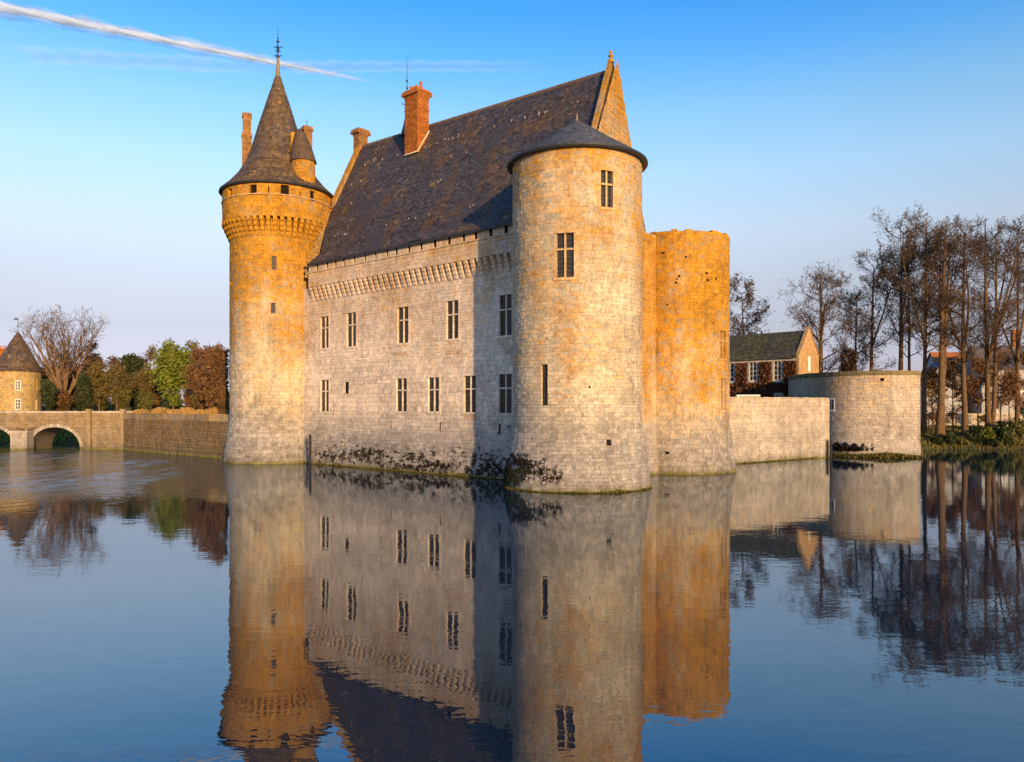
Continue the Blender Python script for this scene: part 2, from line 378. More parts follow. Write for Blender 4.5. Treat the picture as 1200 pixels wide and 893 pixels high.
class Slope:
    """roof slope between two edge polylines given low to high; u in 0..W, v = slant length"""
    def __init__(s, left, right, W):
        s.l = np.array(left, float); s.r = np.array(right, float); s.W = W
        seg = np.linalg.norm(np.diff(s.l, axis=0), axis=1); s.L = np.concatenate([[0], np.cumsum(seg)])
    def p(s, u, v, d=0.0):
        def at(A, v): return np.array([np.interp(v, s.L, A[:, i]) for i in range(3)])
        t = u/s.W; P = at(s.l, v)*(1-t)+at(s.r, v)*t
        if d:
            v1, v2 = max(v-.1, 0), min(v+.1, s.L[-1])
            dv = (at(s.l, v2)-at(s.l, v1))*(1-t)+(at(s.r, v2)-at(s.r, v1))*t
            n = np.cross(s.r[0]-s.l[0], dv); n /= np.linalg.norm(n); P = P+n*d
        k = 1-v/s.L[-1]; P[2] += k*(.09*math.sin(u*.42+v*.3)+.06*math.sin(u*1.1-v*.6+1)) if s.W > 30 else 0
        return tuple(P)

def cut(rects, op):
    out = []
    for (a, b, c, d) in rects:
        x0, x1, y0, y1 = op
        if b <= x0 or a >= x1 or d <= y0 or c >= y1: out.append((a, b, c, d)); continue
        if c < y0: out.append((a, b, c, y0))
        if d > y1: out.append((a, b, y1, d))
        cc, dd = max(c, y0), min(d, y1)
        if a < x0: out.append((a, x0, cc, dd))
        if b > x1: out.append((x1, b, cc, dd))
    return out

def lay(rng, u0, u1, v0, v1, ch, sl, openings=(), jit=.22, top=None, wscale=None):
    """courses of blocks -> list of (ua,ub,va,vb,tone,proud)"""
    out = []; v = v0; big = 1.0
    while v < v1-.04:
        if jit > .1 and rng.random() < .25: big = rng.choice((.78, .9, 1.0, 1.12, 1.28))
        h = big*ch*rng.uniform(1-jit, 1+jit); vb = min(v+h, v1)
        if v1-vb < ch*.35: vb = v1
        k = wscale(v) if wscale else 1.0
        u = u0-rng.random()*sl*k; row = rng.gauss(0, .05)
        while u < u1:
            l = sl*k*(rng.uniform(.55, 1.5) if jit < .1 else rng.choice((rng.uniform(.4, .8), rng.uniform(.7, 1.3), rng.uniform(1.1, 1.9)))); a, b = max(u, u0), min(u+l, u1); u += l
            if b-a < .05*k: continue
            if top and vb > top(.5*(a+b)): continue
            rs = [(a, b, v, vb)]
            for op in openings: rs = cut(rs, op)
            for r in rs:
                if r[1]-r[0] > .07 and r[3]-r[2] > .05:
                    out.append((*r, min(max(rng.gauss(.5, .17)+row, 0), 1)+(rng.uniform(.2, .7) if rng.random() < .04 else 0), rng.uniform(.5, 1.7)))
        v = vb
    return out

def stain(sts, runs, rng):
    """rusty run-off below openings: some blocks there are marked stained"""
    out = []
    for q in sts:
        u, v = (q[0]+q[1])/2, (q[2]+q[3])/2
        for (a, b, c, d), depth, grow_ in runs:
            if a-grow_ < u < b+grow_ and c-depth < v < c and rng.random() < .95-.55*(c-v)/depth: q = (*q[:4], q[4]+4.0, q[5]); break
        out.append(q)
    return out
def block(S, st, joint=.026, proud=.018, tilt=0.0, back=False, sub=1):
    ua, ub, va, vb, t, pr = st
    j = min(joint/2, (ub-ua)*.2, (vb-va)*.2); d = proud*pr; c = min(.012, d*.5); j2 = j+c
    lo, hi = d+tilt, d
    vs = [S.p(ua+j, va+j, 0), S.p(ub-j, va+j, 0), S.p(ub-j, vb-j, 0), S.p(ua+j, vb-j, 0),
          S.p(ua+j2, va+j2, lo), S.p(ub-j2, va+j2, lo), S.p(ub-j2, vb-j2, hi), S.p(ua+j2, vb-j2, hi)]
    fs = [(4, 5, 6, 7), (0, 1, 5, 4), (1, 2, 6, 5), (2, 3, 7, 6), (3, 0, 4, 7)]
    if back: fs.append((3, 2, 1, 0))
    return vs, fs, t

def backing(S, mb, u0, u1, v0, v1, du, dv, openings=(), dep=.4, tone=-.18, vmax=None):
    us = set(np.linspace(u0, u1, max(2, int((u1-u0)/du)+1)).round(4)); vs = set(np.linspace(v0, v1, max(2, int((v1-v0)/dv)+1)).round(4))
    for a, b, c, d in openings:
        for x in (a, b):
            if u0 < x < u1: us.add(round(x, 4))
        for x in (c, d):
            if v0 < x < v1: vs.add(round(x, 4))
    us = sorted(us); vs = sorted(vs)
    for i in range(len(us)-1):
        for j in range(len(vs)-1):
            mu, mv = (us[i]+us[i+1])/2, (vs[j]+vs[j+1])/2
            if any(a < mu < b and c < mv < d for a, b, c, d in openings): continue
            mb.face([S.p(us[i], vs[j]), S.p(us[i+1], vs[j]), S.p(us[i+1], vs[j+1]), S.p(us[i], vs[j+1])], tone)
    for a, b, c, d in openings:
        q = lambda u, v, k: S.p(u, v, .03 if k else -dep)
        for (x0, y0), (x1, y1) in (((a, c), (b, c)), ((b, c), (b, d)), ((b, d), (a, d)), ((a, d), (a, c))):
            mb.face([q(x0, y0, 1), q(x1, y1, 1), q(x1, y1, 0), q(x0, y0, 0)], .45)

def view_size(S, st):
    ua, ub, va, vb = st[:4]; u, v = (ua+ub)/2, (va+vb)/2
    p = np.array(S.p(u, v)); q = np.array(S.p(u, v, .1)); n = (q-p)/.1
    w_ = np.array([0, 0, H])-p; d = np.linalg.norm(w_); f = float(n@w_)/d
    return max(f, 0)*(ub-ua)*(vb-va)/d**2*1e6

def stones(S, sts, mat, parent, off, n_single=300, name='stone', visible=None, **kw):
    """the n_single stones that show largest are objects of their own, the rest one joined part"""
    sts = [s for s in sts]
    ok = [(view_size(S, s), i) for i, s in enumerate(sts) if visible is None or visible(S.p((s[0]+s[1])/2, (s[2]+s[3])/2))]
    ok.sort(reverse=True); single = {i for a, i in ok[:n_single] if a > 0}
    mb = MB()
    for i, s in enumerate(sts):
        if i in single:
            m1 = MB(); m1.add(*block(S, s, back=True, **kw)); m1.build(name, mat, parent, off)
        else: mb.add(*block(S, s, **kw))
    if mb.f: kind(mb.build(name+'_courses', mat, parent, off), 'stuff')

def window(S, op, parent, off, mats=('stone_trim', 'glass'), lights=2, transom=.64, dep=.32, border=.16, bar=.13, pane_name='pane', lead=True):
    """a stone cross window: surround with mullion, transom and panes as its sub-parts"""
    a, b, c, d = op; mb = MB()
    def slab(u0, u1, v0, v1, d0, d1, m):
        n = max(1, int((u1-u0)/.5)); us = np.linspace(u0, u1, n+1)
        for i in range(n):
            x0, x1 = us[i], us[i+1]
            vs = [S.p(x0, v0, d0), S.p(x1, v0, d0), S.p(x1, v1, d0), S.p(x0, v1, d0), S.p(x0, v0, d1), S.p(x1, v0, d1), S.p(x1, v1, d1), S.p(x0, v1, d1)]
            m.add(vs, [(4, 5, 6, 7), (0, 1, 5, 4), (1, 2, 6, 5), (2, 3, 7, 6), (3, 0, 4, 7)], rg.uniform(.35, .75))
    rg = random.Random(int(abs(a)*977+abs(c)*131))
    nb = max(2, int((d-c)/.45))
    for i in range(nb):
        v0 = c+(d-c)*i/nb; v1 = c+(d-c)*(i+1)/nb-.02
        e = .05 if i % 2 else 0
        slab(a-border-e, a-.003, v0, v1, -.1, .042, mb); slab(b+.003, b+border+e, v0, v1, -.1, .042, mb)
    slab(a-border, b+border, d+.003, d+.24, -.1, .05, mb); slab(a-border-.05, b+border+.05, c-.2, c-.003, -.1, .085, mb)
    wd = mb.build('window', M[mats[0]], parent, off)
    tv = c+(d-c)*transom; mu = [a+(b-a)*k/lights for k in range(1, lights)]
    for u in mu:
        m = MB(); slab(u-bar/2, u+bar/2, c, d, -dep+.01, -.06, m); m.build('mullion', M[mats[0]], wd)
    if transom < 1:
        m = MB(); slab(a, b, tv-bar/2, tv+bar/2, -dep+.012, -.055, m); m.build('transom', M[mats[0]], wd)
    ed = [a]+mu+[b]; vv = [c, tv, d] if transom < 1 else [c, d]
    for i in range(len(ed)-1):
        for j in range(len(vv)-1):
            m = MB(); m.face([S.p(ed[i], vv[j], -dep), S.p(ed[i+1], vv[j], -dep), S.p(ed[i+1], vv[j+1], -dep), S.p(ed[i], vv[j+1], -dep)])
            m.build(pane_name, M[mats[1]], wd)
    for ch in wd.children:
        for v in ch.data.vertices: v.co -= Vector(off)
    return wd

def slit(S, op, parent, off, dep=.38, mat='void_shade', name='arrow_slit'):
    a, b, c, d = op; m = MB()
    m.face([S.p(a, c, -dep), S.p(b, c, -dep), S.p(b, d, -dep), S.p(a, d, -dep)]); m.build(name, M[mat], parent, off)

def px_op(S, x0, x1, y0, y1, Y=None):
    u0, u1 = sorted((S.u_at(x0), S.u_at(x1))); Y = Y or S.Y_at((u0+u1)/2)
    return (u0, u1, Z_(y1, Y), Z_(y0, Y))

# ================================================================== PLAN OF THE CASTLE
CL, CF, CR = np.array([-25.94, 87.0]), np.array([4.92, 59.5]), np.array([15.69, 74.36])
E1 = (CF-CL)/np.linalg.norm(CF-CL); LW = float(np.linalg.norm(CF-CL)); NO = np.array([E1[1], -E1[0]])

# ================================================================== GROUND AND WATER
def sstep(a, b, x):
    t = np.clip((x-a)/(b-a), 0, 1); return t*t*(3-2*t)
def nz(x, y): return np.sin(x*.31+1.3)*np.cos(y*.27)*.5+np.sin(x*.83+y*.6)*.25+np.sin(x*1.9-y*1.3)*.14
def ground_h(x, y):
    z = np.full_like(x, -2.5)
    # right bank, rising from a ragged shore
    sh = 108.5+1.2*nz(x*.6, y*.6)-.25*np.clip(x-60, 0, 200)*.3
    rb = -2.5+sstep(-3, 2.2, y-sh)*3.3+sstep(2, 16, y-sh)*1.6+.25*nz(x, y)+sstep(25, 60, y-sh)*1.2
    z = np.where(x > 46, rb, z)
    # court behind curtain wall and bastion
    z = np.where((x > 16) & (x <= 50) & (y > 104), 5.9, z)
    # park behind the bridge and retaining wall
    sh2 = 124+.8*nz(x*.5, y*.5); pk = -2.5+sstep(-2, 6, y-sh2)*7.0
    z = np.where((x <= -52.5), pk, z)
    wl = 108+(x+53.4)*(89-108)/(-32.9+53.4)
    z = np.where((x > -52.5) & (x <= 16) & (y > np.maximum(wl+2.9, 84.8)), 4.5, z)
    return z
def grid(xs, ys, hf, mat, name):
    Xg, Yg = np.meshgrid(xs, ys); Zg = hf(Xg, Yg); n, m = Xg.shape
    V = np.stack([Xg, Yg, Zg], -1).reshape(-1, 3); i = np.arange(n-1)[:, None]*m+np.arange(m-1)[None]
    f = np.stack([i, i+1, i+m+1, i+m], -1).reshape(-1, 4)
    me = bpy.data.meshes.new(name); me.from_pydata(V.tolist(), [], f.tolist()); me.shade_smooth(); me.materials.append(mat)
    o = bpy.data.objects.new(name, me); C.objects.link(o); return kind(o, 'structure')
xs = np.concatenate([[-9000, -4000, -1500, -600, -300, -180], np.arange(-120, 140.1, 1.25), [180, 300, 600, 1500, 4000, 9000]])
ys = np.concatenate([[-9000, -3000, -600, -100, 0, 60, 80], np.arange(84, 150, 1.25), [155, 165, 180, 210, 260, 400, 900, 3000, 9000, 16000]])
grid(xs, ys, ground_h, M['ground'], 'ground')
wm = MB(); wm.face([(-2000, -2000, 0), (2000, -2000, 0), (2000, 135, 0), (-2000, 135, 0)]); kind(wm.build('water', M['water']), 'structure')

# ================================================================== MASONRY TOWERS
def corbel_mesh(name, out, hgt, wid, steps, mat):
    """stepped, round-nosed bracket: local x outwards, z up"""
    poly = [(-.12, 0)]; so, sh = out/steps, hgt/steps
    for k in range(steps):
        x0 = so*k; z0 = sh*k
        for a in (90, 60, 30, 0):
            poly.append((x0+so*math.cos(R(a)), z0+sh*.62*(1-math.sin(R(a)))))
        poly.append((x0+so, z0+sh-.02))
    poly.append((-.12, hgt)); m = MB(); m.prism(poly, Matrix.Identity(4), wid)
    me_o = m.build(name, mat, recalc=True); me = me_o.data; bpy.data.objects.remove(me_o); return me
def place(name, me, parent, M4):
    o = bpy.data.objects.new(name, me); C.objects.link(o); o.parent = parent; o.matrix_local = M4; return o

def slates(S, u0, u1, v1, mat, parent, off, seed, ch=.30, sl=.36, name='slate', n_single=0, wscale=None, visible=None):
    rng = random.Random(seed)
    st = lay(rng, u0, u1, 0, v1, ch, sl, jit=.06, wscale=wscale)
    stones(S, st, mat, parent, off, n_single, name, visible, joint=.012, proud=.012, tilt=.03)

# ---- front tower
def front_tower():
    off = (CF[0], CF[1], 0)
    t = thing('round_tower', 'massive pale round tower with low blue slate cone roof and cross windows', 'tower', off, 'round towers of the castle')
    prof = lambda v: 4.86+max(0, 4.6-v)/4.6*.70
    S = Drum(CF, 4.86, prof); v1 = 24.3
    wins = [px_op(S, 704, 718, 200, 243), px_op(S, 652, 672.5, 273, 325)]
    sl_ = [px_op(S, 634, 642, 427, 475), px_op(S, 709.5, 714.5, 515, 522), px_op(S, 640, 642, 395, 398), px_op(S, 690, 692, 452, 455)]
    ops = wins+sl_
    mb = MB(); backing(S, mb, -math.pi*4.86, math.pi*4.86, -1.5, v1, .5, .8, ops); mb.build('wall', M['stone_front'], t, off)
    rng = random.Random(11); courses = lay(rng, -10.6, 10.6, -.4, v1, .34, .72, ops)
    courses = stain(courses, [(wins[0], 3.0, .15), (wins[1], 9.5, .1)], rng)
    stones(S, courses, M['stone_front'], t, off, 300)
    for o in wins: window(S, o, t, off, mats=('stone_front', 'glass'), dep=.24)
    for o in sl_: slit(S, o, t, off, dep=.2, mat='glass' if o is sl_[0] else 'void_shade', name='slit_window' if o is sl_[0] else 'arrow_slit')
    cn = Cone(CF, [(5.22, 24.25), (4.3, 24.85), (3.0, 25.68), (1.6, 26.62), (.6, 27.3), (.07, 27.66)])
    mb = MB(); mb.lathe([(.3, 24.1)]+cn.pr, CF, 48, .3); rf = mb.build('roof', M['slate_new'], t, off, smooth=False)
    slates(cn, -math.pi*5.22, math.pi*5.22, cn.L[-1]-.3, M['slate_new'], rf, off, 5, ch=.26, sl=.3, wscale=lambda v: 5.22/max(cn.rz(v)[0], .6))
    mb = MB(); mb.lathe([(4.85, 24.06), (5.26, 24.02), (5.32, 24.1), (5.3, 24.24), (5.1, 24.3)], CF, 64); mb.build('eave_board', M['lead'], rf, off)
    mb = MB(); mb.lathe([(.2, 27.5), (.12, 27.7), (.06, 27.85), (.09, 27.95), (.03, 28.1), (0, 28.35)], CF, 10); mb.build('finial', M['gilt'], rf, off, smooth=True)
    return S
S_front = front_tower()

# ---- spire tower
def spire_tower():
    off = (CL[0], CL[1], 0)
    t = thing('round_tower', 'tall golden round tower with pointed slate spire and corbelled parapet', 'tower', off, 'round towers of the castle')
    prof = lambda v: 5.04+max(0, 4.8-v)/4.8*.75
    S = Drum(CL, 5.04, prof)
    sl_ = [px_op(S, 318.6, 324, 300, 316), px_op(S, 317.6, 322.5, 355, 367), px_op(S, 275.6, 277.6, 286, 291), px_op(S, 279, 280.5, 287, 291), px_op(S, 275, 278, 297, 299), px_op(S, 269.8, 271.5, 329, 334), px_op(S, 268.8, 270.6, 403, 409),
           px_op(S, 356.6, 358.4, 322, 328), px_op(S, 358.8, 360.2, 293, 303), px_op(S, 358.8, 360.4, 379, 391)]
    mb = MB(); backing(S, mb, -math.pi*5.04, math.pi*5.04, -1.5, 25.9, .55, .9, sl_); mb.build('wall', M['stone_left'], t, off)
    rng = random.Random(12)
    stones(S, lay(rng, -11, 11, -.4, 25.6, .36, .74, sl_), M['stone_left'], t, off, 300, visible=lambda p: p[0]/p[1] < (360-600)/F)
    for i, o in enumerate(sl_): slit(S, o, t, off, dep=.15, mat='glass' if i < 2 else 'void_shade')
    # parapet carried by corbels
    Pp = Drum(CL, 5.80); za, zb = 25.75, 29.55
    zs = 28.0
    def op(x, w_, y0, y1):
        u = Pp.u_at(x); Y = Pp.Y_at(u); return (u-w_/2, u+w_/2, Z_(y1, Y)-.0, Z_(y0, Y))
    ops = [op(269.5, .75, 221, 231.5), op(296.5, .82, 216.5, 228), op(333.8, .82, 217, 228.5), op(366.5, .72, 224, 235.5), op(314.8, .12, 218, 227), op(351.5, .12, 225, 230), op(281.5, .12, 221, 224), op(384.5, .2, 233, 236)]
    mb = MB(); backing(Pp, mb, -math.pi*5.80, math.pi*5.80, za, zb, .6, .9, ops, dep=.5)
    mb.lathe([(5.0, za-.02), (5.80, za)], CL, 64, .3); mb.lathe([(5.3, za), (5.3, zb)], CL, 64, .0)
    par = mb.build('parapet', M['stone_left'], t, off)
    for o in ops: slit(Pp, o, t, off, dep=.3, name='opening')  # near-black panes paint the shade behind the parapet openings
    rng = random.Random(13); stones(Pp, lay(rng, -12, 12, za+.02, zb, .42, .9, ops), M['stone_left'], par, off, 0)
    mb = MB(); mb.lathe([(5.78, zs-.07), (5.89, zs-.05), (5.9, zs+.04), (5.78, zs+.07)], CL, 72, .75); mb.build('string_course', M['stone_trim'], t, off)
    me = corbel_mesh('corbel', .86, 1.95, .38, 4, M['stone_left']); n = 52
    for i in range(n):
        a = 2*math.pi*i/n
        place('corbel', me, t, Matrix.Rotation(a, 4, 'Z') @ Matrix.Translation((5.0, 0, za-1.95)))
    # spire
    cn = Cone(CL, [(6.1, 29.35), (5.2, 30.15), (4.3, 31.2), (3.55, 32.35), (2.95, 33.8), (2.05, 36.9), (1.05, 40.1), (.16, 42.9)])
    mb = MB(); mb.lathe([(.5, 29.3)]+cn.pr, CL, 56, .3); rf = mb.build('roof', M['slate_moss'], t, off)
    slates(cn, -math.pi*6.1, math.pi*6.1, cn.L[-1]-.4, M['slate_moss'], rf, off, 6, ch=.3, sl=.34, wscale=lambda v: 6.1/max(cn.rz(v)[0], .8))
    mb = MB(); mb.lathe([(5.7, 29.2), (6.08, 29.12), (6.18, 29.2), (6.13, 29.36), (5.9, 29.4)], CL, 72); mb.build('eave_board', M['lead'], rf, off)
    mb = MB(); mb.lathe([(.34, 42.2), (.24, 43.0), (.16, 43.9), (.14, 44.6)], CL, 12); mb.build('spire_cap', M['gilt'], rf, off, smooth=True)
    nb = NB(); x, y = CL
    nb.tube([(x, y, 44.4), (x, y, 47.6)], [.055, .03], 6); nb.tube([(x, y, 47.4), (x, y, 47.9)], [.03, .015], 4)
    for zz, w_ in ((44.85, .42), (45.35, .3), (45.8, .5)):
        nb.tube([(x-w_, y, zz), (x, y, zz-.05), (x+w_, y, zz)], [.05, .06, .05], 5); nb.tube([(x, y-w_, zz), (x, y, zz-.05), (x, y+w_, zz)], [.05, .06, .05], 5)
    for zz, r_ in ((44.7, .19), (45.55, .15), (46.4, .16), (46.75, .1)):
        nb.tube([(x, y, zz-r_), (x, y, zz-r_*.5), (x, y, zz+r_*.5), (x, y, zz+r_)], [.02, r_, r_, .02], 8)
    nb.build('finial', M['lead'], rf, off)
    # tall slender chimney on the left flank
    cx, cy = X_(289.3, 87.6), 87.6
    mb = MB(); rng = random.Random(3)
    Mx = Matrix.Translation((cx, cy, 0)) @ Matrix.Rotation(R(20), 4, 'Z')
    def stack(x0, z0, z1, bh=.22):
        z = z0
        while z < z1: mb.box(-x0, x0, -x0, x0, z, min(z+bh-.02, z1), rng.uniform(.3, .75), Mx); z += bh
    stack(.5, 30.5, 36.0); stack(.56, 36.0, 36.24); stack(.44, 36.24, 38.2); stack(.52, 38.2, 38.44); stack(.46, 38.44, 38.62)
    mb.build('chimney', M['brick_old'], t, off)
    # stair turret with its own half-cone roof
    tx, ty = X_(355.5, 84.4), 84.4
    D = Drum((tx, ty), 1.22); mb = MB(); backing(D, mb, -math.pi*1.22, math.pi*1.22, 29.4, 32.4, .3, .8); tu = mb.build('turret', M['stone_left'], t, off)
    rng = random.Random(21); stones(D, lay(rng, -3.8, 3.8, 29.6, 32.4, .34, .6), M['stone_left'], tu, off, 0)
    cn2 = Cone((tx, ty), [(1.42, 32.2), (1.2, 33.3), (.95, 34.3), (.62, 35.3), (.05, 36.0)])
    mb = MB(); mb.lathe([(.2, 32.15)]+cn2.pr, (tx, ty), 20, .3); mb.v = [(x-.5*max(0, z-32.2)/3.8-.0, y+.35*max(0, z-32.2)/3.8, z) for x, y, z in mb.v]; mb.build('turret_roof', M['slate_moss'], tu, off)
    kind(tu, 'thing'); del tu['kind']
    mb = MB(); Mx = Matrix.Translation((tx-1.15, ty+.3, 0)) @ Matrix.Rotation(R(35), 4, 'Z'); mb.box(-.3, .3, -.2, .2, 31.5, 35.5, .6, Mx); mb.build('turret_gable', M['stone_left'], tu, off)
    cx, cy = X_(359.6, 87.5), 87.5; mb = MB(); Mx = Matrix.Translation((cx, cy, 0)) @ Matrix.Rotation(R(35), 4, 'Z')
    stack(.46, 32, 36.6); stack(.56, 36.6, 36.85); stack(.5, 36.85, 37.1); mb.build('chimney', M['brick_old'], t, off)
    nb = NB(); nb.tube([(cx, cy, 37.1), (cx, cy, 38.0)], [.05, .03], 5); nb.build('chimney_rod', M['lead'], t, off)
spire_tower()

# ---- open-topped tower behind
def open_tower():
    off = (CR[0], CR[1], 0)
    t = thing('round_tower', 'roofless orange-lichened round tower with blocked windows, half hidden behind', 'tower', off, 'round towers of the castle')
    prof = lambda v: 4.74+max(0, 4.4-v)/4.4*.62
    S = Drum(CR, 4.74, prof); v1 = Z_(273, 69.9)
    blind = [px_op(S, 843.5, 850.5, 388, 420), px_op(S, 844, 851.5, 443.5, 480.5)]
    holes = [px_op(S, 761.5, 764.8, 394, 411), px_op(S, 760.8, 763.4, 451, 477), px_op(S, 774, 779, 295.5, 297.5), px_op(S, 791, 793.5, 330, 332.5), px_op(S, 795, 797, 322, 325), px_op(S, 792.6, 794.2, 326, 328), px_op(S, 826.5, 829.5, 319, 321), px_op(S, 828, 830.5, 327, 329.5), px_op(S, 838, 840, 325, 328), px_op(S, 835, 836.5, 378, 380), px_op(S, 781, 783, 356, 358), px_op(S, 803, 805, 300, 302), px_op(S, 780, 785, 529, 532)]
    ops = blind+holes
    mb = MB(); backing(S, mb, -math.pi*4.74, math.pi*4.74, -1.5, v1, .5, .8, ops)
    mb.lathe([(3.5, v1-4), (3.5, v1-.05), (4.74, v1)], CR, 48, .2); mb.lathe([(0, v1-3), (3.5, v1-3)], CR, 24, .2)
    mb.build('wall', M['stone_right'], t, off)
    rng = random.Random(14)
    tops = [v1-.42*abs(math.sin(i*1.7))*abs(math.sin(i*.61)) for i in range(80)]
    stones(S, lay(rng, -10.5, 10.5, -.4, v1+.12, .35, .72, ops), M['stone_right'], t, off, 300, visible=lambda p: p[0]/p[1] > (763-600)/F)
    for o in blind: window(S, o, t, off, mats=('stone_right', 'infill'), dep=.22, border=.14, pane_name='infill_panel')
    for o in holes: slit(S, o, t, off, name='putlog_hole')
    mb = MB(); rng = random.Random(4); k = 46      # uneven coping stones
    for i in range(k):
        a0, a1 = 2*math.pi*i/k+.008, 2*math.pi*(i+1)/k-.008; h = rng.uniform(.12, .34)
        vs = [(CR[0]+r*math.cos(a), CR[1]+r*math.sin(a), z) for z in (v1, v1+h) for r, a in ((4.0, a0), (4.76, a0), (4.76, a1), (4.0, a1))]
        mb.add(vs, [(4, 5, 6, 7), (0, 1, 5, 4), (1, 2, 6, 5), (2, 3, 7, 6), (3, 0, 4, 7)], rng.random())
    kind(mb.build('coping_stones', M['stone_right'], t, off), 'stuff')
    # broken corbels where the parapet walk once met the tower
    me = corbel_mesh('broken_corbel', .55, .62, .3, 2, M['stone_right'])
    for u_px, py in ((757, 309), (760.5, 306), (758, 318), (763, 320), (756, 328), (761, 331), (766, 312)):
        px = max(u_px, 757); u = S.u_at(px); z = Z_(py, S.Y_at(u)); a = S.a_cam+u/S.r0
        place('broken_corbel', me, t, Matrix.Rotation(a, 4, 'Z') @ Matrix.Translation((4.72, 0, z-.3)))
    nb = NB(); x, y = X_(769, 76), 76; nb.tube([(x, y, v1-.2), (x, y, v1+.95)], [.07, .05], 5); nb.build('iron_post', M['lead'], t, off)
open_tower()

# ================================================================== KEEP
def keep():
    off = (float(CL[0]), float(CL[1]), 0)
    t = thing('castle_keep', 'long pale stone keep under a huge steep dark slate roof between round towers', 'castle', off)
    bat = lambda v: max(0, 4.2-v)/4.2*.55
    S = Plane(CL, E1, bat)
    u0, u1 = 3.0, LW-2.5
    UP = [(375.8, 385.2, 371, 408), (406.6, 417.4, 366.5, 406), (466, 478.6, 360, 402), (523.4, 537.2, 352.5, 397), (585.2, 600, 345.5, 393)]
    LO = [(375.8, 385.4, 445.5, 482), (464.6, 477, 443.5, 482), (501.8, 514.6, 442.5, 482), (543.8, 558, 440.5, 483), (584.8, 600, 438.5, 484)]
    wins = [px_op(S, *q) for q in UP+LO]
    sl_ = [px_op(S, *q) for q in [(404.6, 409, 447.5, 461), (390.4, 391.8, 481, 486), (457.6, 459.2, 494, 503), (515.2, 517.2, 495, 506), (584.8, 587.2, 497, 509), (595, 597.5, 499, 501)]]
    ops = wins+sl_
    ztop = 18.45
    mb = MB(); backing(S, mb, u0, u1, -1.5, ztop, 1.2, 1.0, ops)
    # end wall, rear wall
    S2 = Plane(CF, CR-CF, bat); L2 = float(np.linalg.norm(CR-CF)); backing(S2, mb, 3, L2-2, -1.5, 21.3, 2, 2)
    B = CR-CF; C4 = CL+B; S3 = Plane(CR, CL-CF); backing(S3, mb, 3, LW, -1.5, 20.6, 4, 4); S4 = Plane(C4, CL-C4); backing(S4, mb, 0, L2-4, -1.5, 20.6, 4, 4)
    mb.build('wall', M['stone_wall'], t, off)
    rng = random.Random(15)
    vis = lambda p: (362-600)/F < p[0]/p[1] < (600-600)/F
    stones(S, stain(lay(rng, u0, u1, -.4, ztop-1.5, .33, .78, ops), [(wins[2], 1.3, .1), (wins[3], 1.5, .1), (wins[4], 2.2, .0), (wins[8], .8, .2), (sl_[0], 1.0, .4)], rng), M['stone_wall'], t, off, 290, visible=vis)
    rng = random.Random(16)
    stones(S2, lay(rng, 4.5, L2-4, -.4, 21.2, .34, .75), M['stone_right'], t, off, 0, name='end_stone')
    for o in wins: window(S, o, t, off, mats=('stone_wall', 'glass'), dep=.17, bar=.12)
    for i, o in enumerate(sl_): slit(S, o, t, off, dep=.035)
    # corbel table and parapet
    me = corbel_mesh('corbel', .52, 1.42, .36, 4, M['stone_wall'])
    ang = math.atan2(NO[1], NO[0]); zc = 17.0
    up = Plane(CL+NO*.52, E1).u_at(361.5); u = up+.2
    while u < u1:
        p = S.p(u, zc); place('corbel', me, t, Matrix.Translation((p[0]-off[0], p[1]-off[1], zc)) @ Matrix.Rotation(ang, 4, 'Z')); u += .765
    Pp = Plane(CL+NO*.52, E1)
    mb = MB(); backing(Pp, mb, up, u1, zc+1.42, 19.95, 2, 1.0)
    for a, b in (((u0, -.6), (u1, 0)),):
        u0 = up; mb.face([Pp.p(u0, zc+1.42, -.6), Pp.p(u1, zc+1.42, -.6), Pp.p(u1, zc+1.42, 0), Pp.p(u0, zc+1.42, 0)], .2)
        mb.face([Pp.p(u0, 19.95, -.6), Pp.p(u1, 19.95, -.6), Pp.p(u1, 19.95, 0), Pp.p(u0, 19.95, 0)], .4)
        gp = MB(); gp.face([Pp.p(u0, 19.96, -.1), Pp.p(u1, 19.96, -.1), Pp.p(u1, 20.8, -.1), Pp.p(u0, 20.8, -.1)]); gp.build('wall_walk_shade', M['void_shade'], t, off)  # black sheet: shade between the merlons put into the colour
    par = mb.build('parapet', M['stone_wall'], t, off)
    rng = random.Random(17); stones(Pp, lay(rng, u0, u1, zc+1.44, 19.85, .36, .95), M['stone_wall'], par, off, 0)
    Sm = Plane(CL+NO*.52, E1); mb = MB()
    for a in np.arange(u0, u1-.5, 2.0):
        vs = [Sm.p(x, z, d) for d in (-.02, .1) for z in (19.86, 19.98) for x in (a+.01, a+1.98)]
        mb.add(vs, [(4, 5, 7, 6), (0, 4, 6, 2), (1, 3, 7, 5), (2, 6, 7, 3), (0, 1, 5, 4)], rng.uniform(.2, .6))
    mb.build('string_course', M['stone_wall'], t, off)
    rng = random.Random(18); u = u0+.1
    while u < u1-1.2:       # merlon blocks under the eave with narrow dark gaps
        l = rng.choice((1.15, 1.3, 1.4, 1.05)); mb = MB()
        vs = [Pp.p(x, z, d) for d in (-.14, .03) for z in (20.0, 20.74) for x in (u, u+l)]
        mb.add(vs, [(4, 5, 7, 6), (0, 4, 6, 2), (1, 3, 7, 5), (2, 6, 7, 3), (0, 1, 5, 4)], rng.uniform(.6, 1.0)); mb.build('merlon', M['stone_trim'], t, off)
        u += l+rng.choice((.3, .36, .42))
    # roof
    Cm = (CF+CR)/2; zR, zE = 36.4, 20.72; zRr = 35.35
    def on(base, px):
        k = (px-600)/F; s = (k*base[1]-base[0])/(E1[0]-k*E1[1]); return base+E1*s
    near = CF+NO*.85; far = CR-NO*.6
